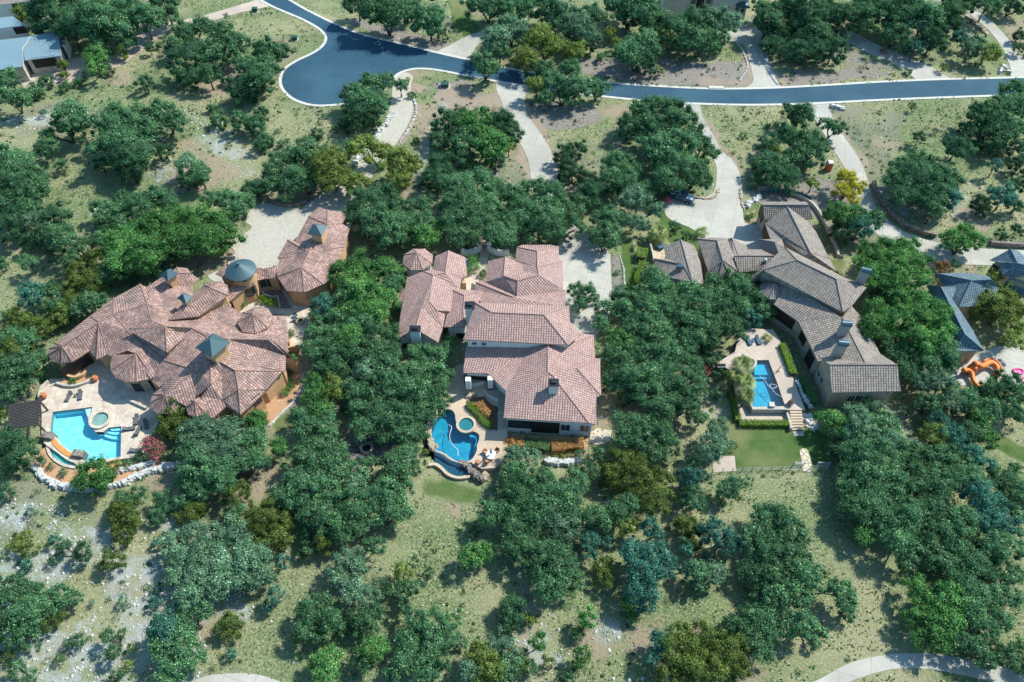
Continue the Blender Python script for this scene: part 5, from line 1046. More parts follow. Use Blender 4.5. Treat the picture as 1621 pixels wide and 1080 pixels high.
chimney(H3, 'K900,612,6.1', 1.5, 1.0, 4, 9.3, gs, 'barrel', -.1); chimney(H3, 'K858,810,6.0', 1.5, 1.0, 4, 9.6, gs, 'barrel', -.1)
for s_, a, b_ in (('L1000,312', .8, 1.3), ('L1026,372', .8, 1.3), ('L1300,545', 1.1, 1.6), ('L1375,540', 1.1, 1.6), ('K392,118', .5, .4), ('K490,165', .5, .4), ('K590,215', .5, .4), ('K690,275', .5, .4)): opening(H3, s_, a, b_)
for s_, a, b_ in (('K550,620', 2.0, 2.6), ('K610,830', 2.2, 3.0), ('K370,440', 4.0, 2.6)): opening(H3, s_, a, b_, 'door', 'pane', M['bronze'], M['dark'], 2)
opening(H3, 'J150,225', 2.6, 2.3, 'garage_door', 'pane', M['wood'], M['wood'], 3); opening(H3, 'J200,440', 2.6, 2.3, 'garage_door', 'pane', M['wood'], M['wood'], 3)
# ---- blue roofed house at the right edge
H4 = thing('blue_roof_house', 'house with slate blue tile roofs partly hidden by trees at the right edge', 'house', P(1540, 500, 0))
tb_, cb2, wb_ = M['blue'], M['cap_b'], mat('buff stone', (.42,.36,.26), (.34,.29,.20), 1.2, .9)
section(H4, 'a 790,318,5.0;b 1122,385,6.8;c 1002,632,4.2;d 945,560,4.2;e 840,408,4.3;f 1310,375,6.8;g 1385,450,5.0;h 1300,632,4.2;i 1090,312,5.0;j 1290,345,5.4', 'a e d c b;a b i;b c h g f;i b f j', tb_, cb2, wb_, tile='M')
section(H4, 'a 830,445,6.4;b 1240,1052,4.4;c 990,440,5.0;d 940,560,5.0;e 1130,850,4.2;f 1060,900,6.2;g 700,420,4.4;h 760,640,4.2;i 960,1020,4.2;j 985,1056,4.2', 'a d c;a f b e d;a g h i f;f i j b', tb_, cb2, wb_, tile='M')
section(H4, 'a 1490,85,7.0;b 1298,188,4.6;c 1400,215,5.4;d 1560,222,6.6;e 1640,340,5;f 1700,260,6.4;g 1415,335,4.4;h 1530,350,4.4;i 1800,300,4.4;j 1560,100,5.5', 'a b c d;c g h d;d h e f;a d f i j', tb_, cb2, wb_, tile='M')
section(H4, 'a 1490,345,6.0;b 1422,422,4.2;c 1640,560,4.4;d 1700,420,6.2;e 1560,500,4.2', 'a b e c d', tb_, cb2, wb_, tile='M')
opening(H4, 'M1345,290', 1.8, 2.4, 'door', 'pane', M['frame'], M['dark'], 1)
# ---- metal roofed house, top left
H5 = thing('metal_roof_house', 'white walled house with pale blue standing seam metal roofs in the top left corner', 'house', P(40, 90, 0))
ws = M['white']
section(H5, 'a 430,512,5.2;b 822,455,5.2;c 876,790,4.2;d 350,858,4.2;e 330,700,4.7', 'a b c d e', M['seam'], M['white'], M['pales'], tile='N', caps=False, inset=.4)
section(H5, 'a -250,600,6.0;b 430,520,6.0;c 320,690,5.4;d 335,945,4.2;e -250,1030,4.2;f -250,720,5.4', 'a b c f;f c d e', M['seam'], M['white'], M['pales'], tile='N', caps=False, inset=.4)
section(H5, 'a -250,280,6.4;b 180,232,6.4;c 352,352,6.4;d -250,440,6.4', 'a b c d', M['seam'], M['white'], ws, tile='N', caps=False, inset=.3)
section(H5, 'a -250,-340,9;b 440,-380,9;c 505,5,7;d 0,65,7;e -250,90,7', 'a b c d e', M['grey'], M['white'], ws, tile='N', caps=False, inset=.4)
section(H5, 'a 850,490,4.0;b 930,480,4.0;c 930,640,3.8;d 875,648,3.8', 'a b c d', M['seam'], M['white'], ws, tile='N', caps=False, inset=.2)
opening(H5, 'N640,880', 5.2, 2.5, 'garage_door', 'pane', M['bronze'], M['dark'], 4)
for x in (15, 90, 175): opening(H5, 'N%d,%d' % (x, 1010 - x*.08), .9, .5, fm=M['bronze'])
opening(H5, 'N235,110', 1.3, 2.6, 'door', 'pane', M['bronze'], M['dark'], 1)
opening(H5, 'N290,430', 2.6, 1.6, 'door', 'pane', M['bronze'], M['dark'], 2)
# ---- stone house at the top edge
pst = mat('pale grey ashlar', (.60,.58,.52), (.50,.48,.43), 1.5, .9, .02, 9)
H6 = thing('roadside_stone_house', 'pale stone house with a blue arched canopy cut off by the top edge', 'house', P(1110, 10, 0))
section(H6, 'a 170,-430,8;b 560,-430,8;c 560,-40,6.5;d 170,-30,6.5', 'a b c d', M['grey'], M['cap_g'], pst, tile='U', inset=.5)
section(H6, 'a 400,-450,8.1;b 1020,-450,8.1;c 1020,-75,6.4;d 400,-75,6.4', 'a b c d', M['grey'], M['cap_g'], pst, tile='U', inset=.5)
section(H6, 'a 880,-430,8;b 1480,-430,8;c 1440,-45,6.5;d 880,-40,6.5', 'a b c d', M['grey'], M['cap_g'], pst, tile='U', inset=.5)
for s_, a, b_ in (('U610,20', 1.2, 1.4), ('U820,20', 1.2, 1.4), ('U1080,105', 1.6, .6), ('U1230,130', .8, .8), ('U1305,150', .9, 1.0)): opening(H6, s_, a, b_)
opening(H6, 'U705,40', 1.8, 2.8, 'door', 'pane', M['wood'], M['dark'], 2)
c0 = wallhit(H6, *px_of('U', 1310, 70))
if c0:
    mb = MB(); vs = []; n_ = 10
    for e, rr in ((0, 1.0), (1.3, .98)):
        for k in range(n_ + 1):
            a = math.pi*k/n_; vs.append((c0[0].x + math.cos(a)*1.8*rr, c0[0].y - e, c0[0].z + math.sin(a)*.9*rr - (.25 if e else 0)))
    mb.add(vs, [(k, k+1, n_+2+k, n_+1+k) for k in range(n_)] + [tuple(range(n_+1, 2*n_+2))[::-1]]); mb.build('canopy', M['steel'], H6)
# ------------------------------------------------------------------ helpers for garden things
def copy_tree(o, loc, rz=0, label=None, sc_=None):
    c = o.copy(); COL.objects.link(c); c.location = loc; c.rotation_euler = (0, 0, rz)
    if label: c['label'] = label
    if sc_: c.scale = (sc_,)*3
    for ch in list(o.children):
        d = ch.copy(); COL.objects.link(d); d.parent = c
        for g_ in list(ch.children):
            e = g_.copy(); COL.objects.link(e); e.parent = d
    return c
def slab(name, pts, z0, z1, m, holes=(), ms=None, kind='structure'):
    mb = MB().prism(pts, z0, z1, holes, 0, 1 if ms else 0)
    o = mb.build(name, [m, ms] if ms else m)
    if kind: tag(o, kind=kind)
    return o
def pool(name, label, cat, pts, zt, zw, zb, pm, wm, cop=None, steps=()):
    root = thing(name, label, cat, (sum(p[0] for p in pts)/len(pts), sum(p[1] for p in pts)/len(pts), zb))
    n = len(pts); ar = sum(pts[i][0]*pts[(i+1) % n][1] - pts[(i+1) % n][0]*pts[i][1] for i in range(n))
    pp = pts if ar > 0 else pts[::-1]
    vs = [(p[0], p[1], zb) for p in pp] + [(p[0], p[1], zt - .004) for p in pp]
    mb = MB(); mb.add(vs, [(n + k, n + (k+1) % n, (k+1) % n, k) for k in range(n)])
    for t in tessellate_polygon([[Vector((p[0], p[1], zb)) for p in pp]]): mb.add([Vector((pp[i][0], pp[i][1], zb)) for i in t], [(0, 1, 2)])
    mb.build('basin', pm, root)
    wb = MB()
    for t in tessellate_polygon([[Vector((p[0], p[1], zw)) for p in pp]]):
        q = [Vector((pp[i][0], pp[i][1], zw)) for i in t]
        if (q[1]-q[0]).cross(q[2]-q[0]).z < 0: q = q[::-1]
        wb.add(q, [(0, 1, 2)])
    wb.build('water', wm, root)
    for s_ in steps:
        MB().prism(s_[0], zb, s_[1]).build('step', s_[2] if len(s_) > 2 else pm, root)
    return root
def spa(label, c, r, z0, z1, pm, wm, rm, rw=.45, zin=None):
    root = thing('spa', label, 'hot tub', (c.x, c.y, z0))
    MB().ring((c.x, c.y, 0), r, r + rw, z0, z1, 28).build('rim', rm, root)
    MB().cyl((c.x, c.y, z0 + .02), r + .02, .05, 28).build('floor', pm, root)
    MB().ring((c.x, c.y, 0), r*.62, r + .01, z0 + .05, z1 - .42, 28).build('bench', pm, root)
    MB().cyl((c.x, c.y, z1 - .14), r + .02, .01, 28).build('water', wm, root)
    return root
def pathwall(name, label, pts, wd, z0, z1, m, cat='wall', group=None, kind=None):
    n = len(pts); A, B_ = [], []
    for i in range(n):
        d = pts[min(i+1, n-1)] - pts[max(i-1, 0)]; d = Vector((d.x, d.y)).normalized(); q = Vector((-d.y, d.x))*wd/2
        A.append((pts[i].x+q.x, pts[i].y+q.y)); B_.append((pts[i].x-q.x, pts[i].y-q.y))
    o = MB().prism(A + B_[::-1], z0, z1).build(name, m); return tag(o, label, cat, group, kind)
def boulders(name, label, pts, n, s0, s1, spread, m, layers=1, group=None):
    d = [0]
    for a, b_ in zip(pts[:-1], pts[1:]): d.append(d[-1] + (b_-a).length)
    mb = MB()
    for l in range(layers):
        for k in range(n):
            t = (k + random.random())/n*d[-1]; i = max(j for j in range(len(d)-1) if d[j] <= t)
            p = pts[i].lerp(pts[i+1], (t - d[i])/max(d[i+1]-d[i], 1e-6)); s_ = random.uniform(s0, s1)
            c = Vector((p.x + random.uniform(-spread, spread), p.y + random.uniform(-spread, spread), p.z + s_*.22 + l*s0*.55)); b0 = len(mb.v)
            mb.box(c, (s_*random.uniform(.8, 1.5), s_*random.uniform(.6, 1), s_*random.uniform(.5, .8)), random.uniform(0, 3.1), taper=random.uniform(.6, .85))
            for q in range(b0, len(mb.v)): mb.v[q] = tuple(Vector(mb.v[q]) + Vector((random.uniform(-1,1), random.uniform(-1,1), random.uniform(-1,1)))*s_*.10)
    return tag(mb.build(name, m), label, 'rock wall', group)
def leafbox(name, label, pts, wd, z0, h_, m, cat='hedge', leaf=.14, dens=95, lump=.0):
    """clipped hedge along a path, as leaf sized faces over a rounded box"""
    Cs, Ns = [], []
    for a, b_ in zip(pts[:-1], pts[1:]):
        L_ = (b_-a).length; d = (b_-a).normalized(); q = Vector((-d.y, d.x, 0)); n = int(dens*L_*(wd + 2*h_))
        t = rng.uniform(-.02, 1.02, n); s_ = rng.uniform(0, wd + 2*h_, n); wob = 1 + lump*np.sin(t*L_*2.1 + a.x)
        off = np.where(s_ < h_, -wd/2, np.where(s_ > h_+wd, wd/2, s_-h_-wd/2))*wob; z = np.where(s_ < h_, s_, np.where(s_ > h_+wd, wd+2*h_-s_, h_))*(1 + lump*.5*np.sin(t*L_*1.7))
        Cs.append(np.array(a)[None]*[1,1,0] + np.array(d)[None]*(t*L_)[:, None] + np.array(q)[None]*off[:, None] + np.stack([0*z, 0*z, z+z0], 1) + rng.normal(size=(n, 3))*.04)
        nn = np.where((s_ > h_) & (s_ < h_+wd), 1.0, 0)[:, None]*[0, 0, 1] + np.where(s_ <= h_, -1., np.where(s_ >= h_+wd, 1., 0))[:, None]*np.array(q)[None]; Ns.append(nn + rng.normal(size=(n, 3))*.4)
    C = np.concatenate(Cs); Nn = np.concatenate(Ns); c0 = C.mean(0); c0[2] = z0
    V, Fq = quads(C - c0, Nn, rng.uniform(.7, 1.4, len(C))*leaf, .8)
    root = thing(name, label, cat, tuple(c0)); raw_mesh('foliage', V, Fq, np.clip(rng.normal(.5, .22, len(C)), 0, 1), [m], root)
    cb = MB()
    for a, b_ in zip(pts[:-1], pts[1:]):
        L_ = (b_-a).length; cb.box(((a.x+b_.x)/2, (a.y+b_.y)/2, z0 + h_*.42), (L_, wd*.7, h_*.84), math.atan2(b_.y-a.y, b_.x-a.x))
    cb.build('stems', M['trunk'], root); return root
def bush(name, label, p, r, m, cat='bush', n=None, leaf=.13, fz=.8, group=None):
    C, Nn, t = clump(Vector((0, 0, r*fz*.8)), r, fz, rng, n or int(900*r*r + 80), leaf); C[:, 2] = np.maximum(C[:, 2], .03)
    V, Fq = quads(C, Nn, rng.uniform(.7, 1.3, len(C))*leaf, .8); o = raw_mesh(name, V, Fq, t, [m]); o.location = p
    return tag(o, label, cat, group)
def Z(p, z): return Vector((p[0], p[1], z))
# ------------------------------------------------------------------ left pool terrace
z1 = .5
pl1 = PL('p', '83,652 133,646 146,644 144,655 139,663 143,676 152,684 163,684 172,677 192,675 191,723 160,728 139,731 130,727 121,719 108,712 97,703 89,692 79,686', z1)
slab('pool_terrace', pat, -.3, z1, M['flag'], [pl1], M['pales'])
sh = PL('p', '133.5,646.2 145.5,644.3 143.6,655 139.2,662.5 136,655', z1)
st1 = PL('p', '160,684.5 172,677.5 191.5,675.5 191.5,691 176,690.5 163,687', z1); st2 = PL('p', '166,682 174,677.5 191.5,675.5 191.5,685 178,685', z1); st3 = PL('p', '172,678 191.5,675.6 191.5,680 176,680', z1)
pool('swimming_pool', 'pale blue angular swimming pool with corner steps beside the orange house', 'pool', pl1, z1, z1-.12, z1-1.5, M['plast1'], M['water1'],
     steps=[(sh, z1-.3, M['wplas']), (st1, z1-.95), (st2, z1-.65), (st3, z1-.35)])
spa('round raised spa with stone rim joined to the pale blue pool', P(158.5, 663.5, z1+.3), 1.35, z1-.3, z1+.35, mat('white pool plaster', (.62,.86,.86), (.54,.80,.82), 1, .6), M['water1'], M['flag'], .5)
arc = smooth(PL('T02', '335,615 360,650 395,680 430,702 468,712'), 4)
pathwall('spillway_wall', 'curved orange tiled spillway wall on the lower left of the pale pool', arc, .75, -.2, z1+.12, M['omulch'] if False else mat('orange glazed tile', (.62,.30,.09), (.52,.24,.07), 2, .5))
tr_o = smooth(PL('T02', '300,640 315,680 350,720 400,748 462,762'), 4); tr_i = smooth(PL('T02', '325,628 352,668 390,696 430,718 470,728'), 4)
MBt = pool('catch_basin', 'turquoise catch basin curving below the orange spillway wall', 'pool', tr_o + tr_i[::-1], .1, 0, -.5 + .45, mat('turquoise plaster', (.10,.55,.47), (.07,.45,.40), 1, .6), M['water1'])
pathwall('basin_rim', 'pale stone rim curving round the turquoise catch basin', smooth(PL('T02', '292,640 306,690 345,732 398,762 464,776'), 4), .45, -.2, .28, M['pales'])
for i_, (s_, lb) in enumerate((('T02310,595', 'stone pier at the upper end of the orange spillway wall'), ('T02495,705', 'stone pier at the lower end of the orange spillway wall'))):
    p = PT(s_); o = MB().box((p.x, p.y, .5), (1.9, 1.2, 1.5), -.15, taper=.96).build('stone_pier', M['dstone']); tag(o, lb, 'pier')
# terrace walls and planter below the first apse
pathwall('terrace_wall', 'low pale stone wall curving round the upper left of the pool terrace', smooth(PL('A', '172,632 120,680 90,740 85,790', z1), 4), .4, 0, z1+.6, M['pales'])
pathwall('planter_wall', 'curved pale planter wall below the open round porch', smooth(PL('A', '240,645 330,672 430,672 530,640 600,600', z1), 4), .4, 0, z1+.55, M['pales'])
pathwall('planter_wall', 'orange upper planter wall under the open round porch', smooth(PL('A', '352,590 430,612 500,590 540,555', z1), 4), .4, 0, z1+1.1, M['orange'])
pathwall('terrace_wall', 'low straight stone wall right of the arched bay', PL('A', '905,795 980,830 1100,885', z1), .4, 0, z1+.5, M['pales'])
slab('soil_bed', smooth(PL('A', '250,640 350,610 450,620 540,570 600,590 500,645 400,668 300,662', z1), 3, True), 0, z1+.3, M['omulch'])
bush('bush', 'small green plant in the curved planter of the orange house', P(117.5, 606, z1+.3), .7, M['L_G'])
for i_, (s_, lb) in enumerate((('A612,612', 'large round terracotta urn at the end of the curved planter'), ('A128,775', 'large round terracotta urn by the left edge of the pool terrace'))):
    p = PT(s_, z1); o = thing('urn', lb, 'urn', (p.x, p.y, z1)); MB().lathe(p, [(.25,0),(.52,.3),(.58,.6),(.42,.9),(.34,.95),(.40,1.02),(.30,1.02)], 16).build('jar', M['pot'], o, True); MB().cyl(p + Vector((0,0,.9)), .28, .08, 12).build('soil', M['soil'], o)
# slatted pergola
pc = [P(15, 642, 2.9+z1), P(65, 633, 2.9+z1), P(62, 672, 2.9+z1), P(12, 679, 2.9+z1)]
pg = thing('pergola', 'dark slatted pergola on posts left of the pale pool', 'pergola', Z(sum(pc, Vector())/4, 0))
for k in range(4):
    q = pc[k].lerp(sum(pc, Vector())/4, .08); MB().box((q.x, q.y, (2.9+z1)/2), (.25, .25, 2.9+z1)).build('post', M['slat'], pg)
for k in range(17):
    a = pc[0].lerp(pc[3], k/16); b_ = pc[1].lerp(pc[2], k/16); MB().box((a+b_)/2, ((b_-a).length, .13, .22), math.atan2(b_.y-a.y, b_.x-a.x)).build('slat', M['slat'], pg)
for t in (.12, .88):
    a = pc[0].lerp(pc[1], t) - Vector((0,0,.22)); b_ = pc[3].lerp(pc[2], t) - Vector((0,0,.22)); MB().box((a+b_)/2, ((b_-a).length, .16, .2), math.atan2(b_.y-a.y, b_.x-a.x)).build('beam', M['slat'], pg)
# ------------------------------------------------------------------ loungers
def lounger(label, p, rz, m, grp):
    o = thing('sun_lounger', label, 'sun lounger', p, grp); c = Vector(p)
    def bx(nm, cc, sz, mt, rx=0): MB().box(c + Vector(cc), sz, 0, rx=rx).build(nm, mt, o)
    bx('frame', (0, -.1, .28), (.66, 1.8, .06), M['dmetal']); bx('seat', (0, -.35, .34), (.62, 1.25, .08), m); bx('backrest', (0, .58, .52), (.62, .75, .08), m, .55)
    for x in (-.28, .28):
        for y in (-.9, .7): bx('leg', (x, y, .13), (.05, .05, .26), M['dmetal'])
    o.rotation_euler = (0, 0, rz); return o
g1 = 'dark loungers round the pale pool'
l0 = lounger('dark sun lounger above the pale pool, the left one of the pair', P(110, 629, z1), .25 + 3.14, M['cush'], g1); l0.rotation_euler.z = -.15
copy_tree(l0, P(128, 626.5, z1), .25, 'dark sun lounger above the pale pool, the right one of the pair')
copy_tree(l0, P(217, 665.5, z1), .15, 'dark sun lounger right of the spa, uppermost of three')
copy_tree(l0, P(219, 684, z1), 3.0, 'dark sun lounger right of the pool steps, lowest of three')
copy_tree(l0, P(205, 680, z1), 1.75, 'dark sun lounger lying crosswise right of the pool steps')
copy_tree(l0, P(216, 714.5, z1), 1.57, 'dark sun lounger beside the pink crape myrtle')
copy_tree(l0, P(232, 672.5, z1), .4, 'dark sun lounger in shade next to the dark juniper')
o = MB().box(P(119, 626.5, z1+.2), (.55, .55, .05)).box(P(119, 626.5, z1+.1), (.35, .35, .2)).build('side_table', M['cush']); tag(o, 'small dark side table between the upper loungers', 'table')
# rock walls and gravel below the left pool
slab('gravel_bed', smooth(PL('T02', '220,690 290,650 320,720 400,765 470,780 600,760 720,740 860,730 960,740 1080,760 900,800 760,865 640,900 450,895 350,875 270,835 215,770'), 3, True), -.2, .02, M['omulch'])
boulders('rock_wall', 'white boulder wall curving round the gravel bed below the pale pool', PL('T02', '212,768 270,838 350,880 450,902 560,912 640,900 760,870 900,802 1010,778 1100,762'), 110, .5, .95, .25, M['rockw'], 2)
boulders('rock_wall', 'short white boulder row under the pink crape myrtle', PL('T02', '700,800 780,785 860,768 950,745'), 34, .45, .8, .2, M['rockw'], 2)
boulders('rock_outcrop', 'tan boulders stepping down between the trees left of the pergola', PL('T02', '225,230 200,290 160,330 120,380'), 30, .5, 1.0, .6, M['rockt'])
o = boulders('stone_edging', 'pale stone edging curving along the gravel beside the orange house', smooth(PL('C', '1560,560 1550,660 1520,740 1460,830 1360,920 1240,1050'), 3), 120, .28, .42, .05, M['rockw'])
slab('gravel_bed', PL('C', '1400,380 1530,340 1560,560 1545,660 1515,735 1455,825 1355,915 1235,1045 1180,1000 1000,960 1200,720 1380,560'), -.2, .02, M['omulch'])
slab('terrace', PL('C', '1395,-60 1560,-80 1600,60 1560,220 1530,330 1430,330 1400,200'), -.2, .1, M['flag'])
slab('courtyard', PL('D', '480,730 720,730 1020,960 1060,1040 1000,1090 700,1060 420,1060 300,1060 360,960 460,860'), -.2, .06, M['flag'])
for s_, r_, lb in (('C1430,545', .75, 'round green bush on the orange gravel, third from the bottom'), ('C1440,618', .5, 'smallest green tuft on the orange gravel'), ('C1452,685', .85, 'round green bush second from the bottom on the orange gravel'), ('C1400,745', .95, 'round green bush lowest on the orange gravel'),
                   ('C1470,420', .9, 'green bush against the orange wall corner'), ('C1452,185', .8, 'green bush on the terrace below the fire pit'), ('D400,985', 1.1, 'green bush in the angle of the gallery wall')):
    bush('bush', lb, PT(s_), r_, M['L_G'])
for s_, r_, lb in (('D575,945', 1.0, 'lime green shrub left of its pair beside the curved ramp'), ('D680,975', 1.1, 'lime green shrub right of its pair beside the curved ramp'), ('D620,960', .8, 'small lime green shrub between two larger ones')):
    bush('bush', lb, PT(s_), r_, M['L_H'])
fp = P(476, 509.5, .1); o = thing('fire_pit', 'round tan fire pit on the side terrace of the orange house', 'fire pit', fp)
MB().ring(fp, .5, .85, .1, .6, 20).build('rim', M['rockt'], o); MB().cyl(fp + Vector((0,0,.1)), .52, .2, 16).build('ash', M['dark'], o)
def chair(label, p, rz, m, grp=None):
    o = thing('patio_chair', label, 'chair', p, grp); c = Vector(p)
    MB().box(c + Vector((0,0,.42)), (.6,.6,.16)).build('seat', m, o); MB().box(c + Vector((0,.3,.72)), (.6,.12,.55)).build('backrest', m, o)
    for x in (-.31, .31): MB().box(c + Vector((x,0,.58)), (.08,.6,.08)).build('armrest', M['wood'], o)
    for x in (-.26, .26):
        for y in (-.26, .26): MB().box(c + Vector((x,y,.18)), (.06,.06,.34)).build('leg', M['wood'], o)
    o.rotation_euler = (0, 0, rz); return o
ch0 = chair('blue cushioned chair nearest the tan fire pit', P(469, 508, .1), 1.2, M['bcush'], 'blue chairs by the tan fire pit')
copy_tree(ch0, P(468, 501.5, .1), .6, 'blue cushioned chair farther above the tan fire pit')
# curved ramp and steps in the garage courtyard
slab('ramp', PL('D', '600,865 620,800 740,830 820,960 850,1010 750,1012 745,930 700,900', .0), -.2, .35, M['dstone'])
pathwall('ramp_wall', 'pale curved wall beside the shaded courtyard ramp', smooth(PL('D', '575,850 600,900 680,925 725,915'), 3), .35, -.1, .9, M['pales'])
pathwall('ramp_wall', 'short pale wall at the foot of the courtyard ramp', PL('D', '725,915 745,1010'), .3, -.1, .8, M['pales'])
pathwall('garden_wall', 'orange garden wall between the gravel and the side terrace', PL('C', '1430,345 1535,330'), .35, -.1, 1.5, M['orange'])
# ------------------------------------------------------------------ centre pool terrace
z2 = 1.0
pl2 = smooth(PL('Q', '300,395 306,440 318,500 345,555 400,582 440,562 490,562 528,590 530,640 510,690 508,740 470,812 420,842 360,850 300,832 250,800 190,758 125,738 95,690 80,600 90,500 150,400 210,350 270,355', z2), 3, True)
slab('pool_terrace', pat2, -.3, z2, M['cream'], [pl2], M['pales'])
pool('swimming_pool', 'deep blue freeform swimming pool below the white house', 'pool', pl2, z2, z2-.12, z2-1.7, M['plast2'], M['water2'],
     steps=[(smooth(PL('Q', '440,568 490,568 524,592 526,640 506,690 502,740 480,745 486,680 500,630 490,598 440,590', z2), 2, True), z2-.6, M['plast3'])])
spa('round blue spa with cream rim beside the freeform pool', P(738, 672, z2+.2), 1.25, z2-.3, z2+.3, M['plast2'], M['water2'], M['cream'], .42)
slab('catch_pool_wall', smooth(PL('Q', '60,878 120,870 180,905 240,965 330,1000 430,985 440,1010 330,1022 230,990 165,930 110,895 60,900'), 3, True), -.2, .55, M['cream'])
cb_ = smooth(PL('Q', '112,790 190,830 270,880 360,900 420,960 425,985 330,995 240,960 185,905 118,868'), 3, True)
tag(slab('cascade_water', cb_, -.2, .16, mat('dark catch water', (.012,.05,.09), (.02,.09,.13), 2, .12, spec=.6), kind=None), 'dark narrow catch pool below the cascade of the freeform pool', 'pool')
mb = MB(); edge = smooth(PL('Q', '112,790 150,806 190,828 230,856 270,876 320,893 365,902'), 6)
for i in range(0, len(edge)-1):
    a = edge[i]; mb.tube([Vector((a.x, a.y+.35, z2-.02)), Vector((a.x, a.y+.12, z2-.3)), Vector((a.x, a.y, .2))], [.05, .05, .09], 5)
tag(mb.build('cascade', mat('falling water', (.35,.50,.58), (.25,.40,.50), 4, .3)), 'thin streams of water falling from the edge of the freeform pool', 'cascade')
boulders('rock_wall', 'dark boulder wall at the lower right end of the freeform pool', [Z(p, .3) for p in PL('Q', '370,870 420,910 470,960 560,1030')], 26, .6, 1.0, .25, M['dstone'], 2)
boulders('rock_ledge', 'pale rocks beside the round patio of the white house', PL('Q', '430,880 500,950 560,1000 640,990'), 18, .6, 1.1, .5, M['rockt'])
boulders('rock_ledge', 'orange boulders at the left lip of the freeform pool', [Z(p, z2) for p in PL('Q', '75,680 95,720 100,760')], 9, .7, 1.1, .3, M['rockt'])
# raised porch, stairs, planter
slab('porch', PL('Q', '405,-40 620,-60 800,-20 800,440 715,440 712,320 640,290 600,250 585,215 585,150 410,190'), -.2, 2.2, mat('porch stone', (.33,.29,.24), (.26,.225,.185), .8, .9), ms=M['white'])
stairs = thing('staircase', 'stone staircase going down from the porch to the freeform pool', 'stairs', PT('Q750,500'))
a0, a1 = PT('Q707,440'), PT('Q797,440'); b0, b1 = PT('Q707,560'), PT('Q797,560')
for k in range(7):
    t0, t1 = k/7, (k+1)/7; zz = 2.2 - (k+1)*(2.2-z2)/8
    MB().prism([a0.lerp(b0, t0), a1.lerp(b1, t0), a1.lerp(b1, t1), a0.lerp(b0, t1)], z2-.1, zz).build('tread', M['flag'] if False else mat('step stone', (.42,.36,.28), (.36,.30,.24), 1, .9), stairs)
slab('soil_bed', PL('Q', '405,270 480,235 585,225 605,260 645,300 712,330 705,555 660,540 610,510 520,400 430,350', z2), z2-.1, z2+.05, M['soil'])
leafbox('hedge', 'bright green clipped hedge curving round the planter by the spa', smooth(PL('Q', '432,300 455,345 500,380 540,420 580,480 625,510 660,520', z2), 2), 1.1, z2, .7, M['L_H'], lump=.12)
leafbox('hedge', 'amber coloured hedge inside the dark planter by the porch', smooth(PL('Q', '530,300 555,345 600,395 640,410', z2), 2), 1.2, z2, .8, M['L_A'], lump=.2)
boulders('stepping_stones', 'three pale stones at the top of the planter by the porch', [Z(p, z2) for p in PL('Q', '415,262 490,248')], 4, .8, 1.0, .1, M['rockt'])
for k, s_ in enumerate(('Q432,150', 'Q640,140')):
    p = PT(s_, 2.2); o = thing('porch_column', ('left' if k == 0 else 'right') + ' white square column of the porch with dark base band', 'column', (p.x, p.y, 2.2))
    MB().box((p.x, p.y, 3.5), (.9, .9, 2.9)).build('shaft', M['white'], o); MB().box((p.x, p.y, 2.4), (1.1, 1.1, .16)).build('base', M['dmetal'], o)
# round table with folded umbrella, four rust chairs
tp_ = PT('Q645,800', z2); o = thing('umbrella_table', 'round white patio table with a folded grey umbrella through it', 'table', tp_)
MB().cyl(tp_ + Vector((0,0,.7)), .85, .05, 24).build('table_top', M['wplas'], o); MB().cyl(tp_, .06, .7, 8).cyl(tp_, .35, .05, 12).build('pedestal', M['lite'], o)
u_ = MB().cyl(tp_ + Vector((0,0,.7)), .035, 1.9, 8).build('umbrella_pole', M['dmetal'], o); MB().lathe(tp_ + Vector((0,0,1.1)), [(.05,0),(.17,.25),(.13,1.0),(.03,1.6)], 10).build('umbrella_canopy', M['bcush'], u_)
gch = 'rust cushioned chairs round the umbrella table'
c1_ = chair('rust cushioned chair upper left of the umbrella table', PT('Q590,765', z2), .8, M['ocush'], gch)
copy_tree(c1_, PT('Q700,752', z2), -.6, 'rust cushioned chair upper right of the umbrella table')
copy_tree(c1_, PT('Q608,858', z2), 2.9, 'rust cushioned chair directly below the umbrella table')
copy_tree(c1_, PT('Q523,865', z2), 2.2, 'rust cushioned chair lower left of the umbrella table')
p = PT('Q838,690', 0); bush('bush', 'round amber bush at the left end of the long hedge', p, 1.2, M['L_A'])
leafbox('hedge', 'short amber hedge beside the round amber bush', PL('Q', '890,690 950,692'), 1.6, 0, 1.3, M['L_A'], lump=.2)
leafbox('hedge', 'long green hedge along the white house back wall', PL('Q', '960,692 1040,702 1120,714 1200,730'), 2.0, 0, 1.3, M['L_G'], lump=.15)
leafbox('hedge', 'long amber hedge along the right part of the white house back wall', PL('Q', '1215,730 1300,725 1400,714 1520,708'), 1.9, 0, 1.35, M['L_A'], lump=.2)
slab('soil_bed', PL('Q', '800,600 1570,610 1560,800 1200,800 1000,760 800,720'), -.2, .03, M['omulch'])
boulders('rock_wall', 'white boulder wall below the long amber hedge', PL('Q', '1175,850 1250,862 1350,862 1440,855 1490,835'), 42, .6, 1.0, .2, M['rockw'], 2)
for k, x in enumerate((1240, 1310, 1390)): bush('bush', ('left', 'middle', 'right')[k] + ' small olive plant of three above the white boulder wall', PT('Q%d,805' % x), .6, M['L_Y'])
slab('stone_pad', PL('T22', '520,560 560,535 650,545 640,610 560,640 515,620'), -.2, .08, M['flag'])
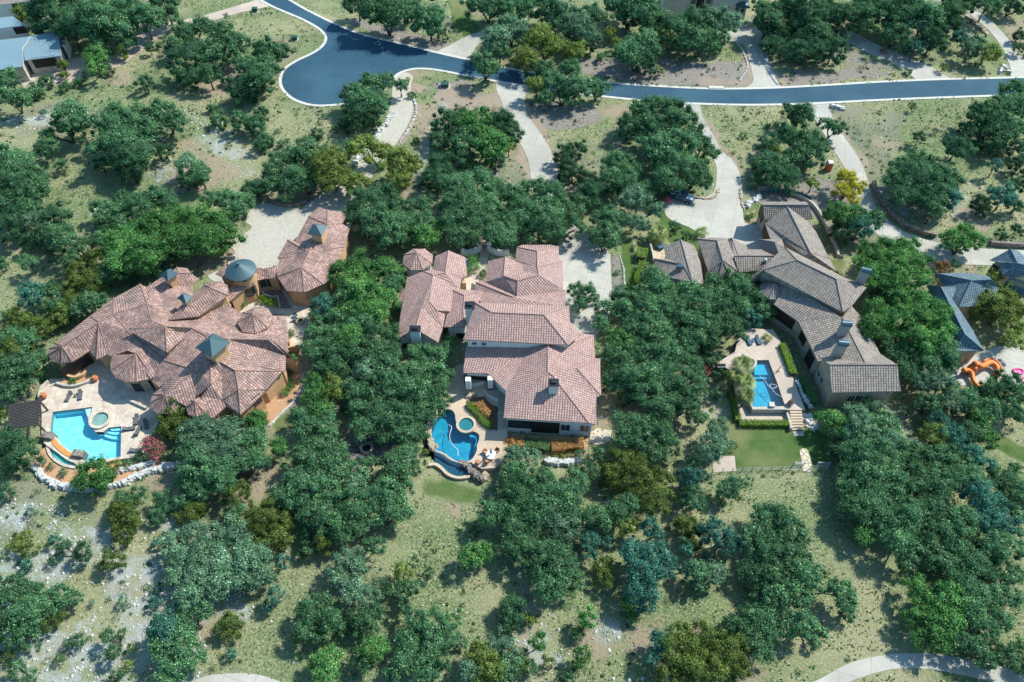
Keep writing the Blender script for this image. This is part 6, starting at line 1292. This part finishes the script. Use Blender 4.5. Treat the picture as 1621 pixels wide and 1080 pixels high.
# entry court of the white house
slab('entry_path', PL('E', '905,60 985,60 985,200 960,300 900,400 880,470 850,545 705,528 712,450 770,430 840,380 880,310 900,200'), -.2, .05, M['flag'])
pathwall('garden_wall', 'white curved garden wall left of the entry steps', smooth(PL('E', '722,195 780,205 850,190 895,165'), 3), .4, -.1, 1.5, wp)
pathwall('garden_wall', 'white curved garden wall right of the entry steps', smooth(PL('E', '985,165 1030,195 1100,208 1175,200'), 3), .4, -.1, 1.5, wp)
for s_, lb in (('E895,150', 'white square gate pillar left of the entry steps'), ('E988,150', 'white square gate pillar right of the entry steps')):
    p = PT(s_); o = thing('gate_pillar', lb, 'pillar', p); MB().box((p.x, p.y, 1.2), (.9, .9, 2.4)).build('shaft', wp, o); MB().box((p.x, p.y, 2.48), (1.1, 1.1, .16)).build('cap', M['pales'], o)
stp = thing('entry_steps', 'rust and cream entry steps between the white pillars', 'steps', PT('E940,170'))
for k in range(6): MB().prism(PL('E', '905,%d 980,%d 978,%d 905,%d' % (85+k*26, 85+k*26, 100+k*26, 100+k*26)), -.1, .62-k*.09).build('tread', M['cream'], stp)
p = PT('E782,312', 0); o = thing('fountain', 'octagonal white fountain with blue water beside the left wing', 'fountain', p)
MB().ring(p, 1.0, 1.35, 0, .9, 8).build('basin', wp, o); MB().cyl(p + Vector((0,0,.3)), 1.02, .45, 8).build('water', mat('fountain water', (.02,.12,.22), (.03,.15,.26), 2, .1), o)
bush('bush', 'green shrub curving beside the octagonal fountain', PT('E830,350'), 1.6, M['L_G']); bush('bush', 'green shrub above the octagonal fountain', PT('E835,275'), 1.3, M['L_G'])
bush('bush', 'narrow green shrub at the corner of the left gable', PT('E930,405'), 1.0, M['L_D'])
o = MB().box(PT('E742,470,1.0'), (.9, 2.2, 2.4), .1).build('garden_wall', M['orange']); tag(o, 'short orange wall facing the courtyard of the white house', 'wall')
leafbox('hedge', 'bright green hedge along the strip of lawn, upper part', PL('T21', '835,505 825,560'), 1.9, 0, 1.6, M['L_H'], lump=.12, leaf=.2, dens=50)
leafbox('hedge', 'bright green hedge along the strip of lawn, lower part', PL('T21', '845,590 822,660 805,720'), 1.9, 0, 1.6, M['L_H'], lump=.12, leaf=.2, dens=50)
boulders('stone_edging', 'pale stone edging between gravel strip and lawn strip', PL('T21', '698,520 722,600 728,700'), 50, .2, .35, .05, M['rockw'])
bush('bush', 'teal coloured shrub at the foot of the gravel strip', PT('T21695,740'), 1.2, M['L_B']); bush('bush', 'small grey green plant in the gravel strip', PT('T21680,630'), .6, M['L_P'])
fp = P(581, 711, 0); slab('fire_pit_floor', smooth(PL('T12', '570,660 640,610 760,600 830,640 820,720 720,770 620,760'), 3, True), -.2, .05, M['dstone'])
o = thing('fire_pit', 'round stone fire pit in the shaded clearing among the oaks', 'fire pit', fp); MB().ring(fp, .7, 1.15, 0, .5, 20).build('rim', M['rockt'], o); MB().cyl(fp, .72, .2, 16).build('ash', M['dark'], o)
for k, (x, y, lb) in enumerate(((565, 714, 'left of'), (573, 726, 'below'), (598, 707, 'right of'), (573, 702, 'above'))): copy_tree(ch0, P(x, y, .05), k*1.5, 'dark garden chair %s the shaded fire pit' % lb)['group'] = 'chairs round the shaded fire pit'
# ------------------------------------------------------------------ right pool terrace
z3 = 1.3
pl3 = PL('L', '322,172 378,172 402,190 405,182 520,180 600,390 678,618 374,626 330,400 305,200', z3)
slab('pool_terrace', pat3, -.3, z3, M['pink'], [pl3], M['dstone'])
pool('swimming_pool', 'rectangular blue pool with infinity edge behind the stone house', 'pool', pl3, z3, z3-.12, z3-1.7, M['plast3'], M['water2'],
     steps=[(PL('L', '404,186 518,184 556,285 560,296 395,296', z3), z3-.85, M['plast3']), (PL('L', '392,297 560,297 572,322 385,322', z3), z3-1.2, M['plast3'])])
spr = pathwall('spa_wall', 'curved stone spa wall in the top left corner of the rectangular pool', smooth(PL('L', '385,172 400,200 388,235 360,258 330,268', z3), 3), .4, z3-1.2, z3+.05, M['pales'])
pathwall('infinity_wall', 'pale stone coping along the lower edge of the rectangular pool', PL('L', '345,565 368,640 690,640', z3), .5, z3-1.3, z3+.06, M['pales'])
p = PT('L548,612,1.4'); o = MB().box((p.x, p.y, 1.55), (.9, .9, .5)).build('water_spout', M['pales']); tag(o, 'square pale stone block on the lower edge of the rectangular pool', 'stone block')
slab('lower_terrace', PL('L', '215,570 300,580 340,690 700,700 715,790 255,790'), -.2, .12, M['pink'])
stairs = thing('garden_stairs', 'straight pale stone stairs from the rectangular pool down to the lawn', 'stairs', PT('L790,760'))
a0, a1, b0, b1 = PT('L722,655'), PT('L835,655'), PT('L740,850'), PT('L855,850')
a0, a1 = PT('L722,655,1.3').xy.to_3d(), PT('L835,655,1.3').xy.to_3d()
for k in range(7):
    t0, t1 = k/7, (k+1)/7; MB().prism([a0.lerp(b0, t0), a1.lerp(b1, t0), a1.lerp(b1, t1), a0.lerp(b0, t1)], -.1, z3*(1 - (k+1)/8)).build('tread', M['cream'], stairs)
for s0, s1, lb in (('L705,655,1.3', 'L725,855', 'left'),):
    pathwall('stair_wall', 'pale low wall on the left of the garden stairs', [PT(s0), PT(s1)], .4, -.1, .9, M['pales'])
slab('stone_pad', PL('L', '750,860 845,858 855,900 765,905'), -.2, .05, M['pales'])
slab('stone_path', PL('T32', '252,662 290,655 310,680 330,760 320,800 275,795 262,720'), -.2, .05, stonemat('cream crazy paving', (.60,.52,.38), (.66,.58,.44), (.52,.42,.30), .9, (.22,.20,.14), mw=.05))
boulders('rock_border', 'white boulders stepping down beside the garden stairs', PL('L', '860,700 880,760 920,800 1000,830'), 22, .6, 1.1, .6, M['rockw'])
slab('stone_pad', PL('L', '880,735 980,740 1010,830 930,835 850,800'), -.2, .10, M['flag'])
boulders('rock_border', 'white stones lining the pool terrace beside the dark hedge', [Z(p, z3*.6) for p in PL('L', '770,380 800,470 840,570 890,640')], 26, .45, .8, .2, M['rockw'])
leafbox('hedge', 'bright green clipped hedge between the rectangular pool and the house', PL('L', '640,45 690,160 750,330', z3), 1.25, z3, .8, M['L_H'])
leafbox('hedge', 'darker clipped hedge beside the white stones', PL('L', '840,370 895,480 945,600', .8), 1.2, .6, .9, M['L_G'])
leafbox('hedge', 'green clipped hedge along the foot of the lower pool terrace', PL('L', '232,795 470,800 705,798'), 1.1, 0, .9, M['L_H'])
leafbox('hedge', 'green clipped hedge on the left side of the lower pool terrace', PL('L', '150,480 185,600 225,770'), 1.0, 0, .9, M['L_H'])
leafbox('hedge', 'short clipped hedge beside the grey seat under the palms', PL('L', '90,300 155,300', z3), .8, z3-.6, .7, M['L_H'])
g3 = 'slate blue loungers on the pink terrace'
l3 = lounger('slate blue sun lounger, left of the pair above the rectangular pool', PT('K28,665', z3), .2, M['bcush'], g3)
copy_tree(l3, PT('K115,660', z3), .2, 'slate blue sun lounger, right of the pair above the rectangular pool')
o = MB().box(PT('K72,655', z3+.25), (.6, .6, .06)).cyl(PT('K72,655', z3), .05, .25, 8).build('side_table', M['bcush']); tag(o, 'small slate table between the two slate blue loungers', 'table')
bush('bush', 'yellow green shrub beside the slate blue loungers', PT('K190,650', z3), .95, M['L_Y'])
mb = MB(); mb.tube([PT('L600,300', z3+.1), PT('L615,270', z3+.9), PT('L635,235', z3+1.3)], .06).tube([PT('L635,235', z3+1.3), PT('L700,208', z3+1.6)], .03).tube([PT('L590,285', z3+.05), PT('L625,290', z3+.05)], .05)
tag(mb.build('pool_slide_rail', M['dmetal']), 'dark metal sculpture with a long thin arm at the pool edge', 'sculpture')
mb = MB(); hose = smooth([PT('L%s' % s_, z3-.05) for s_ in ('430,330', '480,370', '520,430', '560,450', '600,430', '560,410', '530,420', '570,480', '620,520', '690,545', '740,535')], 5); mb.tube(hose, .045, 5)
tag(mb.build('pool_hose', M['wplas']), 'white floating hose looping across the rectangular pool', 'hose')
mb = MB(); hose = smooth([PT('Q%s' % s_, z2-.05) for s_ in ('240,495', '270,520', '252,580', '258,650', '290,700', '325,730', '330,790')], 5); mb.tube(hose, .05, 5)
tag(mb.build('pool_hose', M['wplas']), 'white floating hose curving through the deep blue freeform pool', 'hose')
p = PT('L722,605', z3); o = thing('planter', 'dark round planter pot by the top of the garden stairs', 'planter', p); MB().lathe(p, [(.3,0),(.5,.4),(.55,.6),(.45,.62)], 14).build('pot', M['dstone'], o); C, Nn, t = clump(Vector((0,0,.8)), .5, .7, rng, 260, .12)
V, Fq = quads(C, Nn, .12); raw_mesh('plant', V, Fq, t, [M['L_N']], o)
o = MB().box(PT('L70,245', z3+.25), (1.5, .7, .45)).box(PT('L70,225', z3+.55), (1.5, .15, .5)).build('bench', M['cush']); tag(o, 'grey seat in the shade left of the palms', 'bench')
# palms
def palm(label, p, h_, r, nf=20, name='palm_tree'):
    root = thing(name, label, 'palm', p); c = Vector(p)
    MB().tube([c - Vector((0,0,.3)), c + Vector((.05,0,h_*.5)), c + Vector((0,0,h_))], [.24, .19, .17], 8).build('trunk', M['trunk'], root)
    V, Q, T_ = [], [], []; top = Vector((0, 0, h_))
    for k in range(nf):
        az = k*2.399; el = math.radians(75 - 95*(k/nf)); dh = Vector((math.cos(az), math.sin(az), 0)); L_ = r*random.uniform(.85, 1.1); pts = []
        for j in range(6):
            t = j/5; pts.append(top + dh*(math.cos(el)*L_*t*(1-.12*t)) + Vector((0,0,math.sin(el)*L_*t - .55*r*t*t)))
        sd_ = Vector((-dh.y, dh.x, 0)); tt = random.uniform(.2, .85) + (.15 if k < 8 else 0)
        for j in range(1, 6):
            for s_ in (-1, 1):
                for m_ in range(4):
                    t = (j-1 + m_/4)/5; a = pts[j-1].lerp(pts[j], m_/4); wl = r*.40*math.sin(math.pi*(.18+.78*t)); dr = (pts[j]-pts[j-1]).normalized()
                    e = a + sd_*s_*wl + dr*wl*.7 - Vector((0,0,wl*.25)); b_ = a + dr*r*.032; i0 = len(V); V += [tuple(a), tuple(b_), tuple(e + dr*.03), tuple(e)]; Q.append((i0, i0+1, i0+2, i0+3)); T_.append(min(1, max(0, tt + random.uniform(-.15, .15))))
    raw_mesh('fronds', np.array(V), np.array(Q), np.array(T_), [M['L_L']], root); return root
for lb, s_, h_, r in (('tallest feathery palm at the upper left corner of the rectangular pool', 'L240,300,2', 4.2, 2.5), ('feathery palm leaning over the middle of the rectangular pool edge', 'L280,440,2', 3.6, 2.3), ('feathery palm at the lower left corner of the rectangular pool', 'L290,560,2', 3.2, 1.9),
                      ('feathery palm between the first and the tallest palm beside the pool', 'L190,380,2', 3.4, 2.0)):
    q = PT(s_); palm(lb, (q.x, q.y, 0), h_ + z3*.3, r)
q = PT('T21930,385,2'); palm('broad yellow green fan palm left of the grey tiled annex', (q.x, q.y, 0), 2.4, 2.6, 30)
q = PT('L1150,760,2'); palm('low bright green palm like shrub below the stone house end wall', (q.x, q.y, 0), 1.6, 3.0, 34)
bush('flower_bush', 'red flowering bush in the shade above the left side of the rectangular pool', PT('T221205,150'), 1.1, M['L_F'], 'flower bush')
bush('flower_bush', 'red flowering bush, lower of two, in the shade left of the palms', PT('T221230,195'), .8, M['L_F'], 'flower bush')
bush('flower_bush', 'pink flowering bush by the parked blue truck', PT('T21985,200'), .9, M['L_F'], 'flower bush')
# lawn fence
fr = thing('wire_fence', 'low wire fence on thin posts along the bottom of the mown lawn', 'fence', P(1220, 746, 0)); fpts = [P(x, 748 - (x-1128)*.03, 0) for x in np.linspace(1128, 1312, 13)]
for q in fpts: MB().cyl(q, .05, 1.2, 6).build('post', M['slat'], fr)
for z_ in (.35, .75, 1.15): MB().tube([Z(fpts[0], z_), Z(fpts[-1], z_)], .022, 4).build('wire', M['lite'], fr)
fr = thing('rail_fence', 'pale two bar gate rail at the right end of the wire fence', 'fence', P(1280, 738, 0))
for x0_, x1_ in ((1256, 1272), (1293, 1311)):
    a, b_ = P(x0_, 737, 0), P(x1_, 737, 0)
    for z_ in (.5, 1.0): MB().tube([Z(a, z_), Z(b_, z_)], .06, 6).build('rail', M['lite'], fr)
    for q in (a, b_): MB().box((q.x, q.y, .6), (.12, .12, 1.2)).build('post', M['lite'], fr)
# ------------------------------------------------------------------ walls along the right driveway
pathwall('retaining_wall', 'dark dry stone retaining wall curving along the right hand driveway', smooth(PL('T31', '700,80 715,140 760,220 830,300 900,350 980,385 1080,410'), 4), .6, -.2, 1.1, M['dstone'])
pathwall('retaining_wall', 'dark dry stone wall along the far right end of the driveway', PL('T31', '1410,455 1500,462 1640,470'), .6, -.2, 1.1, M['dstone'])
pathwall('retaining_wall', 'pale curved garden wall behind the stone house garage', smooth(PL('T31', '0,118 80,120 180,140 270,175 340,225 390,300 430,390 470,470 485,530'), 4), .45, -.2, .8, M['pales'])
boulders('rock_border', 'grey stone edging of the island bed near the blue truck', smooth(PL('I', '700,0 690,40 650,80 590,92 520,85 470,75'), 3), 60, .3, .5, .15, M['rockt'])
boulders('rock_border', 'pale boulders beside the driveway above the garage', PL('I', '1110,60 1080,90 1030,110 980,150 960,175'), 22, .5, 1.0, .5, M['rockw'])
boulders('rock_border', 'tan stones curving along the right edge of the truck driveway', PL('I', '905,0 915,80 930,150 945,190'), 26, .3, .5, .12, M['rockt'])
boulders('rock_border', 'pale stones at the corner of the small lawn by the garage', PL('I', '960,270 1000,240 1040,215'), 9, .5, .8, .2, M['rockt'])
bush('bush', 'round green bush among the boulders above the garage', PT('T211500,110'), 1.3, M['L_D'])
bush('bush', 'small green bush beside the garage door', PT('I1000,275'), .8, M['L_G']); bush('bush', 'lime green bush at the corner of the grey tiled hall', PT('I530,440'), 1.4, M['L_H'])
slab('patio', PL('I', '70,590 190,560 210,660 90,660'), -.2, .06, M['cream'])
o = MB().cyl(PT('I150,560'), .7, .75, 14).build('garden_table', M['bcush']); tag(o, 'round blue table on the small patio left of the annex', 'table')
pathwall('garden_wall', 'thin grey garden wall left of the grey tiled annex', PL('I', '50,560 70,640 85,720'), .3, -.1, 1.4, M['pales'])
chimney(H3, 'I325,775,4.8', 1.1, .8, 3, 5.7, gs, 'barrel', 0)
p = PT('I1150,680,5.6'); MB().box(p, (.5, .5, .4)).cyl(p + Vector((0,0,.2)), .22, .35, 10).build('roof_vent', M['lite'], H3)
# fence of netting near garage top
fr = thing('garden_fence', 'teal metal fence panels curving above the stone house garage', 'fence', PT('T31150,150'))
fpts = smooth(PL('T31', '20,150 90,135 180,145 260,165 320,195'), 3)
for a, b_ in zip(fpts[:-1], fpts[1:]):
    MB().box(((a.x+b_.x)/2, (a.y+b_.y)/2, .75), ((b_-a).length, .05, 1.1), math.atan2(b_.y-a.y, b_.x-a.x)).build('panel', M['tarp'], fr); MB().box((a.x, a.y, .75), (.12, .12, 1.5)).build('post', M['dmetal'], fr)
# ------------------------------------------------------------------ pickup truck
tc_ = PT('T211068,172'); tr = thing('pickup_truck', 'dark blue pickup truck with sky reflection painted on its hood, beside the curving driveway', 'truck', tc_); a_ = PT('T21995,148'); b_ = PT('T211150,195'); yaw = math.atan2(b_.y-a_.y, b_.x-a_.x)
def TB(nm, boxes, m, par=tr, bev=.06):
    mb = MB()
    for c, s_, tp2 in boxes: mb.box(tc_ + Vector(c), s_, 0, taper=tp2)
    return mb.build(nm, m, par, bevel=bev)
body = TB('body', [((0, 0, .72), (5.8, 1.95, .62), .97), ((1.95, 0, 1.08), (1.7, 1.8, .16), .9)], M['tblue'])
TB('hood', [((2.0, 0, 1.19), (1.5, 1.6, .05), .95)], M['hood_sky'], tr)  # sky reflection on the blue hood, painted as a pale panel
cab = TB('cab', [((.15, 0, 1.42), (2.3, 1.8, .78), .80)], M['tblue'])
TB('windscreen', [((1.17, 0, 1.36), (.34, 1.5, .5), .75)], M['glass'], cab, 0); TB('side_window', [((.15, 0, 1.42), (1.7, 1.83, .42), .88)], M['glass'], cab, 0); TB('rear_window', [((-.86, 0, 1.4), (.3, 1.45, .45), .75)], M['glass'], cab, 0)
TB('truck_bed', [((-1.95, .92, 1.08), (1.8, .1, .32), 1), ((-1.95, -.92, 1.08), (1.8, .1, .32), 1), ((-2.84, 0, 1.08), (.1, 1.9, .32), 1), ((-1.95, 0, 1.0), (1.75, 1.76, .05), 1)], M['dmetal'])
for x in (-1.8, 1.85):
    for y in (-.92, .92):
        mb = MB(); n_ = 16; vs = [(tc_.x+x+math.cos(2*math.pi*k/n_)*.4, tc_.y+y+e, tc_.z+.4+math.sin(2*math.pi*k/n_)*.4) for e in (-.13, .13) for k in range(n_)]
        mb.add(vs, [(k, (k+1) % n_, n_+(k+1) % n_, n_+k) for k in range(n_)] + [tuple(range(n_))[::-1], tuple(range(n_, 2*n_))]); wl = mb.build('wheel', M['rubber'], tr)
        MB().cyl(tc_ + Vector((x, y + (.14 if y > 0 else -.14), .28)), .12, .24, 8).build('rim', M['lite'], wl)
for y in (-.7, .7): TB('headlight', [((2.88, y, .82), (.08, .35, .2), 1)], M['wplas'], tr, 0); TB('mirror', [((.95, y*1.5, 1.3), (.15, .2, .2), 1)], M['tblue'], tr, .02)
tr.rotation_euler = (0, 0, yaw)
# ------------------------------------------------------------------ portable toilet, utility boxes
p = P(1310, 269, 0); o = thing('portable_toilet', 'orange red portable toilet with a white roof beside the right hand driveway', 'portable toilet', p)
MB().box(p + Vector((0,0,1.05)), (1.2, 1.2, 2.1)).build('cabin', M['ored'], o, bevel=.04); MB().box(p + Vector((0,0,2.2)), (1.28, 1.28, .2), taper=.75).build('roof', M['wplas'], o); d_ = MB().box(p + Vector((0,-.61,1.0)), (.75, .04, 1.8)).build('door', M['ored'], o); MB().box(p + Vector((.28,-.65,1.0)), (.08, .04, .16)).build('latch', M['wplas'], d_)
for px_, py_, lb, s_ in ((466.5, 63, 'green utility box on the grass above the cul-de-sac', 1.5), (704.5, 137, 'green utility box on the mulch left of the middle driveway', 1.9), (404, 18, 'dark green utility box beside the top left driveway', 1.4)):
    p = P(px_, py_, 0); o = thing('utility_box', lb, 'utility box', p, 'green utility boxes'); MB().box(p + Vector((0,0,.05)), (s_+.4, s_*.8+.3, .1)).build('pad', M['kerb'], o); MB().box(p + Vector((0,0,.5)), (s_, s_*.75, .85), taper=.94).build('cabinet', M['ugreen'], o, bevel=.03); MB().box(p + Vector((0,0,.96)), (s_*1.02, s_*.77, .08)).build('lid', M['ugreen'], o)
p = P(1134, 138.5, .1); o = tag(MB().box((p.x, p.y, .12), (3.6, .9, .22)).build('storm_drain', M['kerb']), 'pale concrete storm drain inlet on the upper kerb of the road', 'storm drain')
boulders('rock_group', 'white boulders at the corner of the right hand driveway and the road', PL('T30', '450,650 510,668'), 6, .9, 1.5, .3, M['rockw'])
boulders('rock_group', 'white boulders beside the top right driveway', PL('T30', '1465,445 1500,410 1530,440'), 12, .6, 1.1, .4, M['rockw'])
boulders('rock_border', 'tan boulders lining the left side of the top right driveway', PL('T30', '1280,105 1340,160 1400,220'), 18, .6, 1.2, .4, M['rockt'])
for s_, lb, n_ in (('1400,252 1440,300 1470,370 1478,420 1430,495', 'pale stone edging along the left side of the upper driveway', 60),):
    boulders('stone_edging', lb, smooth(PL('T20', s_), 3), n_, .35, .5, .08, M['rockw'])
boulders('stone_edging', 'pale stone edging along the right side of the upper driveway', smooth(PL('T30', '10,290 40,380 70,450 120,520'), 3), 50, .35, .5, .08, M['rockw'])
boulders('rock_wall', 'white boulders stepping down left of the curved paver driveway', PL('T10', '850,690 820,760 770,800 740,880 620,1000 540,1050'), 70, .6, 1.1, .5, M['rockw'])
boulders('stone_edging', 'pale stone edging on the right of the curved paver driveway', smooth(PL('T10', '985,610 1000,680 960,780 900,870'), 3), 50, .35, .55, .08, M['rockw'])
pathwall('retaining_wall', 'dark stone wall above the buff motor court', smooth(PL('D', '650,0 700,25 780,40 860,42 930,30 1000,0'), 4), .5, -.2, .8, M['dstone'])
bush('bush', 'brown grass clump left of the right hand garden', PT('T30760,330'), 1.0, M['L_N'])
# ------------------------------------------------------------------ slide, floats and paving at the right edge
slab('patio', PL('R', '540,760 700,700 850,600 1000,520 1250,430 1500,420 1800,430 1900,1000 1300,1000 1200,930 700,1000 560,900'), -.2, .04, M['conc'])
sl = thing('water_slide', 'curly orange inflatable water slide on the pale paving at the right edge', 'water slide', PT('R950,820'))
def chute(nm, s_, r, h0, h1):
    pts = smooth(PL('R', s_), 5); n_ = len(pts); mb = MB(); mb.tube([Z(p, h0 + (h1-h0)*i/(n_-1)) for i, p in enumerate(pts)], r, 10); mb.build(nm, M['osl'], sl, True)
chute('slide_chute', '700,850 760,835 820,850 850,900 880,970 960,1040', .42, 1.5, .5); chute('slide_chute', '830,790 880,780 920,800 980,790 1040,745 1110,725 1180,760 1215,820 1200,890', .5, 2.2, .6)
chute('slide_rim', '1000,700 1100,665 1200,700 1265,780 1260,850', .16, 1.2, .8); mb = MB().lathe(PT('R850,800'), [(.9,0),(.9,.6),(.75,1.6),(.55,1.9),(.2,2.0)], 14).build('slide_tower', M['osl'], sl, True)
mb = MB().tube([Z(p, 1.0) for p in smooth(PL('R', '690,860 720,760 760,690 820,640'), 4)], .07).build('support', M['dmetal'], sl)
for s_, sz, lb in (('R1530,800', (1.7, 1.1, .35), 'magenta inflatable raft on the pale paving right of the orange slide'), ('R1625,925', (1.6, 1.0, .3), 'pink inflatable raft cut off by the right edge of the photo')):
    p = PT(s_); o = thing('inflatable_raft', lb, 'inflatable', p); MB().box(p + Vector((0,0,.1)), (sz[0]*.85, sz[1]*.7, .12)).build('mat', M['mag'], o)
    mb = MB(); ring_ = [p + Vector((math.cos(a)*sz[0]/2, math.sin(a)*sz[1]/2, .2)) for a in np.linspace(0, 2*math.pi, 15)]; mb.tube(ring_, .17, 7); mb.build('tube', M['mag'], o, True)
o = tag(MB().tube([PT('R1420,900,.1'), PT('R1440,870,.3'), PT('R1560,870,.2')], .15).build('pool_noodle', M['tarp']), 'teal float beside the magenta raft', 'float')

# pits for the pools: the ground drops away beneath them
co = np.empty(nv*3, np.float32); gnd.data.vertices.foreach_get('co', co); co = co.reshape(-1, 3)
for pp in (pl1, pl2, pl3, tr_o + tr_i[::-1]):
    loop = list(pp) + [pp[0]]; m_ = inpoly(co[:, 0], co[:, 1], pp); near = (np.abs(co[:, 0] - pp[0][0]) < 40) & (np.abs(co[:, 1] - pp[0][1]) < 40)
    idx = np.where(near)[0]; dl = distline(co[idx, 0], co[idx, 1], loop); m_[idx] |= dl < (.9 if pp is not tr_o else .3); co[m_, 2] = -3
gnd.data.vertices.foreach_set('co', co.ravel()); gnd.data.update()
